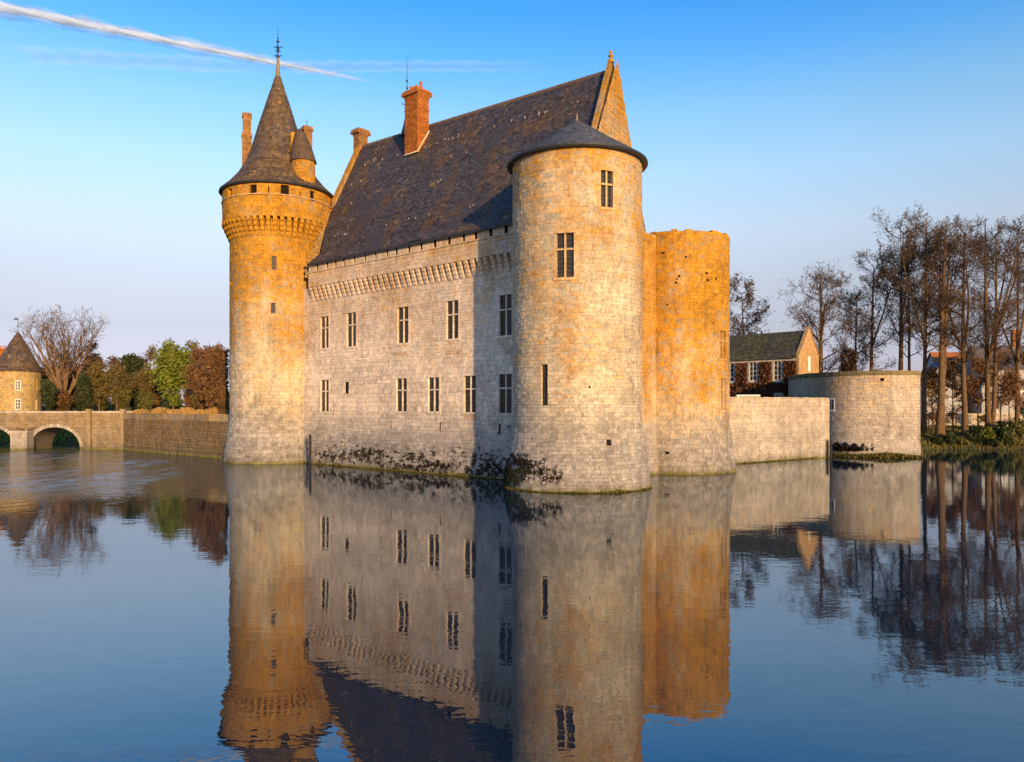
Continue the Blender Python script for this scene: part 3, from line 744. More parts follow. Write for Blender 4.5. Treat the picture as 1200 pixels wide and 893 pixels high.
    Lr, Rr = on(Cm, 424.5), on(Cm, 713.0)
    nL, nR = on(near, 359.5), on(near, 671); fL, fR = far-E1*(LW-2.5), on(far, 757)
    def edge(lo, hi, near_left=False):
        lo = np.array([*lo, zE]); hi = np.array([*hi, zRr if hi is Rr else zR]); out = []
        for f, dip, px in ((0, 0, 360), (.12, .62, 376), (.3, .35, 381.5), (.42, .2, 387), (1, 0, 424.5)):
            q = lo+(hi-lo)*f; q[2] -= dip
            if near_left:       # the corner by the spire tower flares out at its foot
                b_ = near+(Cm-near)*f; q[:2] = on(b_, px)
            out.append(q)
        return out
    Sn = Slope(edge(nL, Lr, True), edge(nR, Rr), 37.0); Sf = Slope(edge(fR, Rr), edge(fL, Lr), 37.0)
    mb = MB()
    for Sx in (Sn, Sf):
        for i in range(4):
            mb.face([Sx.p(0, Sx.L[i]), Sx.p(37, Sx.L[i]), Sx.p(37, Sx.L[i+1]), Sx.p(0, Sx.L[i+1])], .3)
    mb.face([Sn.p(0, 0), Sf.p(37, 0), Sf.p(0, 0), Sn.p(37, 0)], .1)
    rf = mb.build('roof', M['slate'], t, off)
    slates(Sn, 0, 37, Sn.L[-1]-.02, M['slate'], rf, off, 31, ch=.30, sl=.36)
    slates(Sf, 0, 37, Sf.L[-1]-.02, M['slate'], rf, off, 32, ch=.6, sl=1.4, name='rear_slate')
    mb = MB(); vs = [Sn.p(x, 0, d) for d in (-.16, .03) for x in (0, 37)]
    a, b = np.array(Sn.p(0, 0)), np.array(Sn.p(37, 0)); n3 = np.array([*NO, 0])*.04; dz = np.array([0, 0, .17])
    mb.add([a-n3-dz, b-n3-dz, b+n3-dz, a+n3-dz, a-n3+dz*.3, b-n3+dz*.3, b+n3+dz*.3, a+n3+dz*.3], [(0, 1, 2, 3), (4, 5, 6, 7), (0, 1, 5, 4), (2, 3, 7, 6)], .3); mb.build('eave_board', M['lead'], rf, off)
    rng = random.Random(8); Lt = np.linalg.norm(Rr-Lr); k = int(Lt/.42)
    for i in range(k):      # ridge tiles, each a saddle
        p = Lr+(Rr-Lr)*(i+.5)/k; m = MB(); hw = .2
        Mx = Matrix.Translation((p[0]-off[0], p[1]-off[1], zR+(zRr-zR)*(i+.5)/k-.1)) @ Matrix.Rotation(math.atan2(E1[1], E1[0]), 4, 'Z')
        if i == 0:
            m.add([(x, y, z) for x, dz_ in ((-.2, 0), (.2, .03)) for y, z in ((-.22, -.18), (-.1, .13), (.1, .13), (.22, -.18), )], [(0, 1, 5, 4), (1, 2, 6, 5), (2, 3, 7, 6), (0, 3, 2, 1), (4, 5, 6, 7)], .5)
            m.add([(x, y, z) for x in (.14, .22) for y, z in ((-.24, -.2), (-.11, .17), (.11, .17), (.24, -.2))], [(0, 1, 5, 4), (1, 2, 6, 5), (2, 3, 7, 6), (0, 3, 2, 1), (4, 5, 6, 7)], .6)
            ro = m.build('ridge_tile', M['terracotta_old'], rf); ridge_me = ro.data; ro.matrix_local = Mx
        else: place('ridge_tile', ridge_me, rf, Mx)
    mb = MB()
    for _ in range(44):      # snow hooks and loose pale slates that catch the light
        uu, vv = rng.uniform(.5, 36.5), rng.choice((4.0, 9.0, 12.5, 15.5, 15.5, 15.9))+rng.uniform(-.15, .15)
        if vv > Sn.L[-1]-.5: vv = Sn.L[-1]-.6
        vs = [Sn.p(uu+x, vv+y, d) for d in (.03, .1) for y in (0, .26) for x in (0, .1)]
        mb.add(vs, [(4, 5, 7, 6), (0, 4, 6, 2), (1, 3, 7, 5), (2, 6, 7, 3), (0, 1, 5, 4)], rng.random())
    kind(mb.build('roof_hooks', M['hook'], rf, off), 'stuff')
    # gables with coping
    def gable(a, ap, b, thick, dirn, seed, zb=19.0):
        a3, p3, b3 = np.array([*a, zE]), np.array([*ap, zRr+.25 if ap is Rr else zR]), np.array([*b, zE]); d = np.array([*(E1*dirn*thick), 0])
        a3 = a3+(a3-p3)*.0; lift = np.array([0, 0, .34])
        a3, p3, b3 = a3+lift*.8, p3+lift*1.6, b3+lift*.8
        m = MB(); lo = np.array([0, 0, zE-zb])
        poly = [a3-lo, b3-lo, b3, p3, a3]
        b0 = b3
        if dirn < 0: b3 = p3+(b3-p3)*.52; poly = [a3-lo, np.array([b3[0], b3[1], zb]), b3, p3, a3]
        n = len(poly)
        m.add([*poly, *[q+d for q in poly]], [tuple(range(n)), tuple(range(2*n-1, n-1, -1))]+[(i, i+n, (i+1) % n+n, (i+1) % n) for i in range(n)], .1)
        g = m.build('gable', M['stone_gable'], t, off, recalc=True)
        # courses on the outer face
        class Face:
            def p(s, u, v, dd=0.0):
                q = a3+(b0-a3)*(u/10); q[2] = zE+v
                q += (d/np.linalg.norm(d))*(dd+thick if dirn*1 > 0 else dd+thick); return tuple(q)
        rng = random.Random(seed); hgt = p3[2]-zE; sts = []
        for s in lay(rng, .1, 9.9, -1.2, hgt-.2, .34, .42):
            f = (s[3]+0)/hgt; l, r = 5*max(f, 0), 10-5*max(f, 0)
            ua, ub = max(s[0], l), min(s[1], r)
            if ub-ua > .08: sts.append((ua, ub, *s[2:]))
        Fc = Face()
        m = MB()
        for s in sts: m.add(*block(Fc, s, joint=.02, proud=.03))
        kind(m.build('gable_stones', M['stone_gable'], g, off), 'stuff')
        # coping stones climbing both edges
        for e0 in (a3, b3):
            k = 22; m = MB()
            for i in range(k):
                q0, q1 = e0+(p3-e0)*(i/k), e0+(p3-e0)*((i+.96)/k); nn = np.array([0, 0, .16+.05*rng.random()]); w_ = d/np.linalg.norm(d)
                vs = [q0-w_*.04, q1-w_*.04, q1+w_*(thick+.1), q0+w_*(thick+.1)]; vs = vs+[q+nn for q in vs]
                m.add(vs, [(4, 5, 6, 7), (0, 1, 5, 4), (1, 2, 6, 5), (2, 3, 7, 6), (3, 0, 4, 7)], rng.random())
            m.build('coping', M['stone_gable'], g, off, recalc=False)
        return g, p3
    g1, p1 = gable(nR, Rr, fR, .34, 1, 41); g2, p2 = gable(fL, Lr, nL, .6, -1, 42)
    x, y, z = p1[0]+E1[0]*.27, p1[1]+E1[1]*.27, p1[2]
    mb = MB(); mb.lathe([(.3, z-.2), (.26, z+.0), (.12, z+.12), (.1, z+.25), (.24, z+.34), (.24, z+.44), (.09, z+.5), (.08, z+.62), (.16, z+.7), (.12, z+.8), (.03, z+.88)], (x, y), 10); mb.build('finial', M['stone_gable'], g1, off, smooth=True)
    # big brick chimney on the near slope
    def chimney(cx, cy, ang, hx, hy, z0, z1, mat, pots, band=True, capk=.16):
        rng = random.Random(int(cx*7)); Mx = Matrix.Translation((cx, cy, 0)) @ Matrix.Rotation(ang, 4, 'Z'); mb = MB(); z = z0; i = 0
        mb.box(-hx, hx, -hy, hy, z0, z1, .05, Mx)
        def course(z, h, e):
            for sy in (-1, 1):
                x = -hx-e-(.12 if i % 2 else 0)
                while x < hx+e:
                    a, b = max(x, -hx-e), min(x+.27, hx+e); x += .29
                    if b-a > .04: mb.box(a, b, sy*(hy+e)-.03, sy*(hy+e)+.012, z, z+h, rng.random(), Mx)
            for sx in (-1, 1):
                y = -hy-e-(.12 if i % 2 else 0)
                while y < hy+e:
                    a, b = max(y, -hy-e), min(y+.27, hy+e); y += .29
                    if b-a > .04: mb.box(sx*(hx+e)-.03, sx*(hx+e)+.012, a, b, z, z+h, rng.random(), Mx)
        while z < z1-.9: course(z, .13, 0.0); z += .15; i += 1
        ch = mb.build('chimney', mat, t, off)
        mb = MB()
        for k, (dz0, e) in enumerate(((.0, .05), (.18, .1), (.36, .17), (.56, .24), (.76, .12))):
            mb.box(-hx-e, hx+e, -hy-e, hy+e, z+dz0, z+dz0+(.17 if k < 4 else .12), .4+.12*k, Mx)
        zz = z+.17
        for k in range(9):
            a = -hx-.2+(2*hx+.4)*k/8
            for sy in (-1, 1): mb.box(a-.06, a+.06, sy*(hy+.2)-.12, sy*(hy+.2)+.12, z+.3, z+.52, .5, Mx)
        if band: mb.box(-hx-.06, hx+.06, -hy-.06, hy+.06, z-1.25, z-1.1, .3, Mx)
        mb.build('chimney_cap', mat, ch, off)
        for k in range(pots):
            a = -hx*.75+1.5*hx*k/max(1, pots-1); hgt = rng.uniform(.3, .85); p = Mx @ Vector((a, rng.uniform(-.3, .3)*hy, 0)); m = MB()
            m.lathe([(.17, z+.86), (.14, z+.86+hgt*.8), (.17, z+.86+hgt*.82), (.17, z+.86+hgt), (.1, z+.86+hgt), (.1, z+.9)], (p.x, p.y), 8); m.build('chimney_pot', M['terracotta'], ch, off)
        return ch, Mx, z
    a1 = math.atan2(E1[1], E1[0])
    rp = on(Cm+NO*1.75, 488.5)
    ch, Mx, z = chimney(rp[0], rp[1], a1, 1.0, .78, 32.4, 39.0, M['brick'], 7)
    # white lead flashing along the foot of the chimney
    hx, hy = 1.03, .8; nb = NB()
    def roofz(p):       # height of near slope at plan point
        k = (Vector(near)-Vector(p)).dot(Vector(NO))/((Vector(near)-Vector(Cm)).dot(Vector(NO))); return zE+(zR-zE)*k
    base = [Mx @ Vector(q) for q in ((hx, hy, 0), (hx, -hy, 0), (-hx, -hy, 0))]
    # local -y faces the viewer (outward normal)
    nb.tube([(q.x, q.y, roofz((q.x, q.y))+.06) for q in base], [.07]*3, 4, .9); nb.build('flashing', M['white'], ch, off)
    lp = Lr-E1*.3; chimney(lp[0], lp[1], a1, .5, .62, 35.2, 38.3, M['brick_old'], 0, band=False)
    # iron ridge finial behind the brick chimney
    fp = on(Cm, 477.0); x, y = fp; mb = MB(); mb.lathe([(.75, zR-.7), (.4, zR+.6), (.16, zR+1.9), (.06, zR+2.4)], (x, y), 10); fi = mb.build('ridge_finial', M['slate_new'], t, off)
    nb = NB(); nb.tube([(x, y, zR+2.2), (x, y, zR+6.1)], [.07, .03], 5); nb.tube([(x, y, zR+6), (x, y, zR+8.2)], [.03, .012], 4)
    for zz, w_ in ((zR+2.8, .55), (zR+3.5, .35)):
        for a in range(4): nb.tube([(x, y, zz-.1), (x+w_*math.cos(a*1.57+.4), y+w_*math.sin(a*1.57+.4), zz), (x+w_*math.cos(a*1.57+.4), y+w_*math.sin(a*1.57+.4), zz+.25)], [.04, .05, .03], 4)
    for zz in (zR+4.6, zR+5.4): nb.tube([(x, y, zz-.14), (x, y, zz-.06), (x, y, zz+.06), (x, y, zz+.14)], [.02, .12, .12, .02], 6)
    nb.build('lightning_rod', M['lead'], fi, off)
    return S, Sn
M['terracotta_old'] = plain('grey lichened ridge tile', (.13, .085, .06), .9, .4)
M['hook'] = plain('zinc snow hook', (.30, .25, .20), .5, spec=.5)
S_keep, S_roof = keep()

# ================================================================== OUTER WORKS ON THE RIGHT
def curtain_and_bastion():
    a, b = np.array([X_(845, 80), 80.0]), np.array([X_(972, 92.3), 92.3])
    off = (a[0], a[1], 0)
    t = thing('curtain_wall', 'low flat stone curtain wall between open tower and bastion, rising from the moat', 'wall', off)
    S = Plane(a, b-a); L = float(np.linalg.norm(b-a)); v1 = 6.85
    mb = MB(); backing(S, mb, 0, L, -1.5, v1, 1.5, 1.2)
    mb.face([S.p(0, v1, 0), S.p(L, v1, 0), S.p(L, v1, -1.0), S.p(0, v1, -1.0)], .4); mb.face([S.p(L, -1, -1), S.p(0, -1, -1), S.p(0, v1, -1), S.p(L, v1, -1)], .4)
    mb.build('wall', M['stone_grey'], t, off)
    rng = random.Random(51); holes = []
    stones(S, lay(rng, 0, L, -.4, v1, .34, .7), M['stone_grey'], t, off, 200, visible=lambda p: p[0]/p[1] > (858-600)/F)
    for i in range(int(L/.8)):
        m = MB(); u = i*.8; h = rng.uniform(.08, .16)
        vs = [S.p(x, z, d) for d in (-1.05, .05) for z in (v1, v1+h) for x in (u+.01, u+.78)]
        m.add(vs, [(4, 5, 7, 6), (0, 4, 6, 2), (1, 3, 7, 5), (2, 6, 7, 3), (0, 1, 5, 4)], rng.random()); m.build('coping_stone', M['stone_grey'], t, off)
    S_c = S
    # ---- bastion, D-shaped
    pts = [(924, 112), (931.5, 106.5), (937.5, 103.2), (948, 100), (961, 97.4), (977, 95.2), (997, 93.5), (1018, 92.5), (1040, 92.0), (1060, 91.9), (1078.5, 92.0)]
    pl = [np.array([X_(px, Y), Y]) for px, Y in pts]
    tt = np.arange(len(pl)); A_ = np.array(pl); fine = []
    for i in range(len(pl)-1):      # Catmull-Rom through the outline points
        p0, p1, p2, p3 = A_[max(i-1, 0)], A_[i], A_[i+1], A_[min(i+2, len(pl)-1)]
        for k in range(4):
            t = k/4; fine.append(.5*((2*p1)+(p2-p0)*t+(2*p0-5*p1+4*p2-p3)*t*t+(3*p1-p0-3*p2+p3)*t**3))
    pl = fine+[A_[-1]]; n_front = len(pl)-1; pl.append(pl[-1]+np.array([1.5, 7.0])); pl.append(pl[-1]+np.array([0, 11.0]))
    seg = [0]
    for p, q in zip(pl, pl[1:]): seg.append(seg[-1]+float(np.linalg.norm(q-p)))
    PA = np.array(pl); front_end = seg[n_front]
    class Poly:
        def p(s, u, v, d=0.0):
            x, y = np.interp(u, seg, PA[:, 0]), np.interp(u, seg, PA[:, 1]); e = .4
            if u > front_end-.02 and u < front_end+.02: u_ = u-.05
            else: u_ = u
            lo, hi = (max(u_-e, 0), min(u_+e, front_end)) if u_ <= front_end else (max(u_-e, front_end), u_+e)
            tx = np.interp(hi, seg, PA[:, 0])-np.interp(lo, seg, PA[:, 0]); ty = np.interp(hi, seg, PA[:, 1])-np.interp(lo, seg, PA[:, 1])
            l = math.hypot(tx, ty)+1e-9; n = (ty/l, -tx/l); d += max(0, 2.5-v)*.1
            return (x+n[0]*d, y+n[1]*d, v)
        def u_at(s, px):
            us = np.linspace(0, front_end, 400); x = np.interp(us, seg, PA[:, 0]); y = np.interp(us, seg, PA[:, 1])
            return float(us[np.argmin(abs(600+x/y*F-px))])
    S = Poly(); v1 = Z_(436.5, 92.2); off = (float(PA[:, 0].mean()), 100.0, 0)
    t = thing('bastion', 'broad drum-like stone bastion with mossy flat rim standing in the moat', 'bastion', off)
    def op(x0, x1, y0, y1):
        u0, u1 = S.u_at(x0), S.u_at(x1); Y = S.p((u0+u1)/2, 5)[1]; return (u0, u1, Z_(y1, Y), Z_(y0, Y))
    w1 = op(970.5, 977.5, 468.5, 480); h1 = op(1031.5, 1036, 443, 446.5); ops = [w1, h1]
    mb = MB(); backing(S, mb, 0, seg[-1], -1.5, v1, .8, 1.2, ops)
    mb.face([(p[0], p[1], v1) for p in pl], .3); mb.build('wall', M['stone_grey'], t, off)
    rng = random.Random(52)
    stones(S, lay(rng, 0, front_end-.01, -.4, v1-.3, .33, .68, ops)+lay(rng, front_end+.01, seg[-1]-.1, -.4, v1-.3, .33, .68), M['stone_grey'], t, off, 250, visible=lambda p: p[2] > .3)
    slit(S, h1, t, off, name='drain_hole')
    wd = window(S, w1, t, off, mats=('white', 'glass_red'), lights=2, transom=.66, dep=.12, border=.1, bar=.07)
    # rim of overhanging, mossy slabs
    rim = [(u, S.p(u, v1, 0)) for u in np.arange(0, seg[-1], .95)]
    for i in range(len(rim)-1):
        u, un = rim[i][0]+.012, rim[i+1][0]-.012
        if u < front_end < un: un = front_end
        h = .28+rng.uniform(-.02, .03); m = MB()
        vs = [S.p(x, z, d) for d in (-1.0, .13+rng.uniform(-.015, .015)) for z in (v1-.28, v1-.28+h+.2) for x in (u, un)]
        m.add(vs, [(4, 5, 7, 6), (0, 4, 6, 2), (1, 3, 7, 5), (2, 6, 7, 3), (0, 1, 5, 4)], rng.random()); m.build('rim_slab', M['rim'], t, off)
    # mossy ledge at the foot
    nb = NB(); r2 = np.random.default_rng(5); us = r2.uniform(S.u_at(976), front_end-.5, 2600)
    hump = np.clip(.18+.5*np.exp(-((us-S.u_at(1040))/2.0)**2)+.25*np.exp(-((us-S.u_at(985))/2.5)**2), .05, 1)
    c = np.array([S.p(u, max(0, v), d) for u, v, d in zip(us, r2.random(2600)*hump*.75, .15+r2.random(2600)*.9)])
    nb.quads(c, r2.normal(0, .07, c.shape), r2.normal(0, .07, c.shape), r2.random(len(c)))
    o = nb.build('moss', M['moss'], None, (0, 0, 0)); tag(o, 'mossy green tufts along the waterline of the bastion', 'moss'); kind(o, 'stuff')
    nb = NB(); us = np.clip(r2.normal(S.u_at(989), 1.1, 900), S.u_at(980), S.u_at(1022)); c = np.array([S.p(u, .85+v, d) for u, v, d in zip(us, r2.random(900)**1.6*.7*np.abs(np.sin(us*3.1)), .04+r2.random(900)*.1)])
    nb.quads(c, r2.normal(0, .09, c.shape), r2.normal(0, .09, c.shape), r2.random(900))
    tag(nb.build('creeping_plant', M['ivy'], None), 'small dark plant clinging to the foot of the bastion', 'plant')
    # two drain posts in the corner of wall and bastion
    for px, lab, h in ((970.2, 'dark wooden post in the water where curtain wall meets bastion', 2.0), (973.6, 'slim dark post just right of the corner post by the bastion', 2.2)):
        nb = NB(); x, y = X_(px, 91.6), 91.6; nb.tube([(x, y, -1), (x, y, h), (x, y, h+.03)], [.12, .11, .02], 7); tag(nb.build('dark_post', M['wood'], None), lab, 'post', 'posts by the bastion')
    return S_c
M['glass_red'] = glass_mat('dark reddish glass', (.05, .012, .015))
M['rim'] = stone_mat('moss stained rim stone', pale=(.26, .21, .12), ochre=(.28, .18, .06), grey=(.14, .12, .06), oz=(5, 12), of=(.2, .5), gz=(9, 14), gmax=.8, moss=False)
S_curtain = curtain_and_bastion()

# ================================================================== CREEPER AT THE FOOT OF THE KEEP
def creeper(S, spots, label, mat, seed, grow=1.0, name='creeper'):
    rg = np.random.default_rng(seed); nb = NB(); P = []; U = []
    for (u, v, ru, rv, n) in spots:
        k = max(5, int(n/16)); cu = u+rg.normal(0, ru*1.2, k); cv = np.clip(v+rg.normal(0, rv*.5, k)-.3, .3, 99)
        for a, b in zip(cu, cv):
            # hanging stem plus clump of leaves
            l = rg.uniform(.1, .5)*grow; pts = [S.p(a+rg.normal(0, .05)*i, max(.1, b-l*i/3), .05+.01*i) for i in range(4)]
            nb.tube(pts, [.03, .025, .02, .012], 3, .2)
            m = 8; P.extend([S.p(a+x, max(.15, b+y), .03+abs(d)) for x, y, d in zip(rg.normal(0, .13, m), rg.normal(0, .06, m), rg.normal(0, .015, m))])
    P = np.array(P); nb.quads(P, rg.normal(0, .036, P.shape), rg.normal(0, .036, P.shape), rg.random(len(P)))
    return tag(nb.build(name, M[mat], None), label, 'plant', 'creepers at the foot of the castle')
uk = S_keep.u_at
def spots_px(S, rows):
    out = []
    for x, y, rx, ry, n in rows:
        u = S.u_at(x); Y = S.Y_at(u); out.append((u, Z_(y, Y), abs(S.u_at(x+rx)-u), ry/F*Y, n))
    return out
creeper(S_keep, spots_px(S_keep, [(389, 530, 7, 8, 420), (408, 529, 10, 7, 520)]), 'dark dry creeper patch nearest the spire tower on the keep wall foot', 'ivy', 61)
creeper(S_keep, spots_px(S_keep, [(432, 528, 9, 8, 650), (448, 530, 8, 8, 420), (455, 540, 8, 4, 200)]), 'densest dark creeper patch, on the keep wall below the small slit window', 'ivy', 62)
creeper(S_keep, spots_px(S_keep, [(486, 531, 9, 8, 420), (492, 543, 8, 5, 380), (476, 541, 6, 5, 240)]), 'sparse dark creeper below the middle lower windows of the keep', 'ivy', 63)
creeper(S_keep, spots_px(S_keep, [(516, 543, 8, 5, 360), (525, 541, 8, 6, 420)]), 'low creeper patch at the waterline right of the keep wall middle', 'ivy', 64)
creeper(S_keep, spots_px(S_keep, [(566, 546, 8, 7, 620), (575, 534, 7, 9, 340), (588, 543, 5, 10, 300)]), 'dark creeper patch on the keep wall close beside the front tower', 'ivy', 65)
creeper(S_front, spots_px(S_front, [(604, 545, 4, 14, 700), (612, 538, 8, 12, 800), (615, 556, 8, 9, 420), (641, 545, 7, 6, 300), (652, 556, 5, 4, 160), (608, 528, 4, 8, 260), (622, 535, 5, 7, 240)]), 'thick ivy and dead creeper climbing the foot of the front tower', 'ivy_mix', 66, 1.3) if False else None
creeper(S_front, spots_px(S_front, [(600, 548, 3, 14, 900), (604, 553, 3, 12, 900), (613, 550, 5, 12, 500), (620, 545, 5, 9, 300)]), 'dark green ivy mound at the foot of the front tower', 'ivy_green', 66, 1.2)
creeper(S_front, spots_px(S_front, [(610, 533, 6, 9, 500), (622, 537, 6, 7, 400), (640, 545, 6, 5, 260), (652, 555, 5, 3, 150)]), 'dark brown dead creeper above and right of the ivy on the front tower foot', 'ivy', 67, 1.2)
# dark post added to stand for the joint gap between keep and spire tower
nb = NB(); xx, yy = X_(363.6, 80.4), 80.4; nb.tube([(xx, yy, -1), (xx, yy, 3.1), (xx, yy, 3.12)], [.13, .12, .02], 7); tag(nb.build('dark_post', M['wood'], None), 'dark post standing in for the joint gap between spire tower and keep', 'post')
# moss fringe along the waterline
def fringe(S, u0, u1, n, label, seed, hk=1.0):
    rg = np.random.default_rng(seed); nb = NB(); us = rg.uniform(u0, u1, n); k = hk*(np.sin(us*2.1+seed)*.5+.6)*(np.sin(us*.7)*.4+.7)
    c = np.array([S.p(u, v, d) for u, v, d in zip(us, rg.random(n)**2*.3*k, .01+rg.random(n)*.06)])
    nb.quads(c, rg.normal(0, .035, c.shape), rg.normal(0, .035, c.shape), rg.random(n)); o = nb.build('moss', M['moss'], None); tag(o, label, 'moss'); kind(o, 'stuff')
fringe(S_keep, 4, LW-3, 3000, 'yellow green moss along the waterline of the keep wall', 71)
fringe(S_front, -7.2, 6.6, 1300, 'yellow green moss round the waterline of the front tower', 72, .6)
fringe(S_curtain, 1, 17.5, 500, 'sparse grassy moss tufts along the foot of the curtain wall', 73, 1.5)

# ================================================================== TREES
def grow(rg, nb_t, nb_c, base, height, spread, style, twig_r=.02, density=1.0, trunk_r=.35, bud=.05, first=.35, lean=(0, 0)):
    """bare tree: trunk and main limbs go to nb_t, branches, twigs and buds to nb_c"""
    base = np.array(base, float); buds = []
    def path(p, d, l, n, wob, up):
        pts = [p]; d = d/np.linalg.norm(d)
        for _ in range(n):
            d = d+rg.normal(0, wob, 3)+np.array([0, 0, up]); d /= np.linalg.norm(d); pts.append(pts[-1]+d*l/n)
        return np.array(pts), d
    def twigs(pts, r, l, n, lev):
        for _ in range(n):
            i = rg.integers(max(1, len(pts)//4), len(pts)); p = pts[i]
            d0 = pts[i]-pts[i-1]; d0 = d0/(np.linalg.norm(d0)+1e-9)
            v = rg.normal(0, 1, 3); v -= d0*(v@d0); v /= np.linalg.norm(v)+1e-9
            d = d0*.75+v*rg.uniform(.5, 1.0)+np.array([0, 0, .10])
            ll = l*rg.uniform(.6, 1.4); q, _ = path(p, d, ll, 3 if lev else 2, .16, .06)
            r0 = max(r*.5, twig_r); nb_c.tube(q, np.linspace(r0, twig_r*.6, len(q)), 3, rg.random())
            if lev: twigs(q, r0, ll*.55, 3, lev-1)
            else:
                k = 2; t = rg.random((k, 1)); buds.append(q[1]+(q[-1]-q[1])*t+rg.normal(0, .08, (k, 3)))
    def limb(p, d, l, r, up, lev=2):
        n = 7; pts, _ = path(p, d, l, n, .13, up); rad = np.linspace(r, max(r*.18, twig_r), n+1)
        (nb_t if r > .09 else nb_c).tube(pts, rad, 5 if r > .09 else 4, rg.random()); return pts, rad
    if style == 'fork':
        tp, _ = path(base, np.array([0, 0, 1.0]), height*.16, 4, .05, .2); nb_t.tube(tp, np.linspace(trunk_r*1.25, trunk_r, 5), 8)
        nl = 13
        for k in range(nl):
            a = 2*math.pi*k/nl+rg.uniform(-.3, .3); tilt = rg.uniform(.25, .85) if k % 3 else .12
            d = np.array([math.cos(a)*tilt*spread/height*2.2, math.sin(a)*tilt*spread/height*2.2, 1])
            pts, rad = limb(tp[-1], d, height*rg.uniform(.72, .88), trunk_r*rg.uniform(.45, .6), .03)
            for j in range(2, 8):
                for _ in range(max(1, int(3.0*density))):
                    v = rg.normal(0, 1, 3); v[2] = abs(v[2])*.9; dd = (pts[j]-pts[j-1]); dd = dd/np.linalg.norm(dd)+v*.55
                    q, r2 = limb(pts[j], dd, height*rg.uniform(.16, .32), rad[j]*.55, .1); twigs(q, r2[3], height*.085, int(7*density), 1)
    else:
        height *= .985; n = 12; d = np.array([lean[0], lean[1], 1.0]); tp, _ = path(base, d, height*.97, n, .014, .06)
        rad = trunk_r*np.linspace(1, .12, n+1)**.8; rad[0] *= 1.35; nb_t.tube(tp, rad, 8)
        stems = [(tp, rad)]
        if style == 'tall':     # a second, often a third leader rising from half way up
            for _ in range(rg.integers(1, 3)):
                i0 = int(n*rg.uniform(.35, .6)); a = rg.uniform(0, 6.28); q = [tp[i0]]; dd = np.array([math.cos(a)*.38, math.sin(a)*.38, 1.0])
                for _k in range(n-i0): dd = dd*[.93, .93, 1]+rg.normal(0, .035, 3); q.append(q[-1]+dd/np.linalg.norm(dd)*height*.97/n*rg.uniform(.88, 1.0))
                t2 = np.concatenate([tp[:i0], np.array(q)]); r2_ = np.concatenate([rad[:i0], rad[i0]*np.linspace(.7, .1, n+1-i0)]); nb_t.tube(t2[i0:], r2_[i0:], 6); stems.append((t2, r2_))
        for k in range(int(32*density) if style == 'tall' else int(22*density)):
            tp, rad = stems[rg.integers(0, len(stems))]
            f = first+(1-first)*rg.random()**.75; i = min(int(f*n), n-1); p = tp[i]+(tp[i+1]-tp[i])*(f*n-i)
            a = rg.uniform(0, 2*math.pi)
            if style == 'tall':     # crown widest near the top, limbs rising then flattening
                reach = spread*(.45+.55*math.sin(math.pi*min(1, (f-first)/(1-first)*.8+.15)))*rg.uniform(.6, 1.1); up = .05; el = rg.uniform(.25, .9)
            else: reach = spread*math.sin(math.pi*min(1, (f-first*.6)/(1-first*.6)*.85+.12))*rg.uniform(.6, 1.1); up = .04; el = rg.uniform(.5, 1.2)
            l = reach*1.05; dd = np.array([math.cos(a), math.sin(a), el])
            q, r2 = limb(p, dd, l, max(rad[i]*.42, .07), up)
            for j in range(2, 8):
                v = rg.normal(0, 1, 3); v[2] *= .5; d2 = (q[j]-q[j-1]); d2 = d2/np.linalg.norm(d2)+v*.6
                s, r3 = limb(q[j], d2, l*rg.uniform(.2, .45), max(r2[j]*.6, .03), .05); twigs(s, r3[2], max(l*.25, .85), int(5*density), 1)
    B = np.concatenate(buds) if buds else np.zeros((0, 3))
    if bud and len(B): nb_c.quads(B, rg.normal(0, bud, B.shape), rg.normal(0, bud, B.shape), rg.random(len(B)))

def bare_tree(name, label, px, Y, zb, top, spread_px, style='tall', group=None, seed=1, bark='bark', twig='twig', density=1.0, tr=.35, bud=.06, first=.35, twig_r=.02, lean=(0, 0), twin=0):
    x = X_(px, Y); h = Z_(top, Y)-zb; sp = spread_px/F*Y*(1.3 if style == 'tall' else 1.0); off = (x, Y, zb)
    t = thing(name, label, 'tree', off, group); a, b = NB(), NB(); rg = np.random.default_rng(seed)
    grow(rg, a, b, off, h, sp, style, twig_r, density, tr, bud, first, lean)
    if twin: grow(rg, a, b, (x+twin*.35, Y, zb), h*.93, sp, style, twig_r, density*.8, tr*.8, bud, first, (twin*.045, 0))
    a.build('trunk', M[bark], t, off, smooth=True); b.build('crown', M[twig], t, off)
    return t

RB = 'bare trees on the bank beyond the bastion'
RT = [  # px, Y, ground z, top y, spread px, trunk radius, first limb, seed, twin, label
    (961, 122, 5.9, 322, 33, .42, .25, 101, 0, 'round-crowned bare tree rising beside the gable of the court house'),
    (1003, 128, 5.9, 345, 24, .26, .25, 102, 0, 'thin low bare tree behind the middle of the bastion'),
    (1021, 124, 5.9, 305, 30, .36, .35, 103, 0, 'bare tree with dark straight trunk above the bastion centre'),
    (1055, 122, 5.9, 262, 36, .42, .42, 104, 0, 'tall dark bare tree above the bastion right half'),
    (1066, 127, 5.9, 285, 26, .28, .4, 105, 0, 'slim bare tree close behind the tall one over the bastion'),
    (1083, 116, 2.0, 244, 34, .36, .45, 106, 0, 'tallest bare tree, trunk just past the bastion corner'),
    (1101, 113, 1.6, 250, 30, .50, .42, 107, .8, 'tall twin-stemmed bare tree with orange-lit base by the water'),
    (1131, 114, 1.6, 262, 30, .42, .45, 108, 0, 'single slightly leaning bare tree in front of the white house'),
    (1158, 113, 1.8, 248, 36, .42, .40, 109, 1.6, 'big forked bare tree standing over the bank bushes'),
    (1192, 116, 2.0, 268, 34, .36, .35, 110, 0, 'bare tree at the picture edge by the brick chimney house'),
]
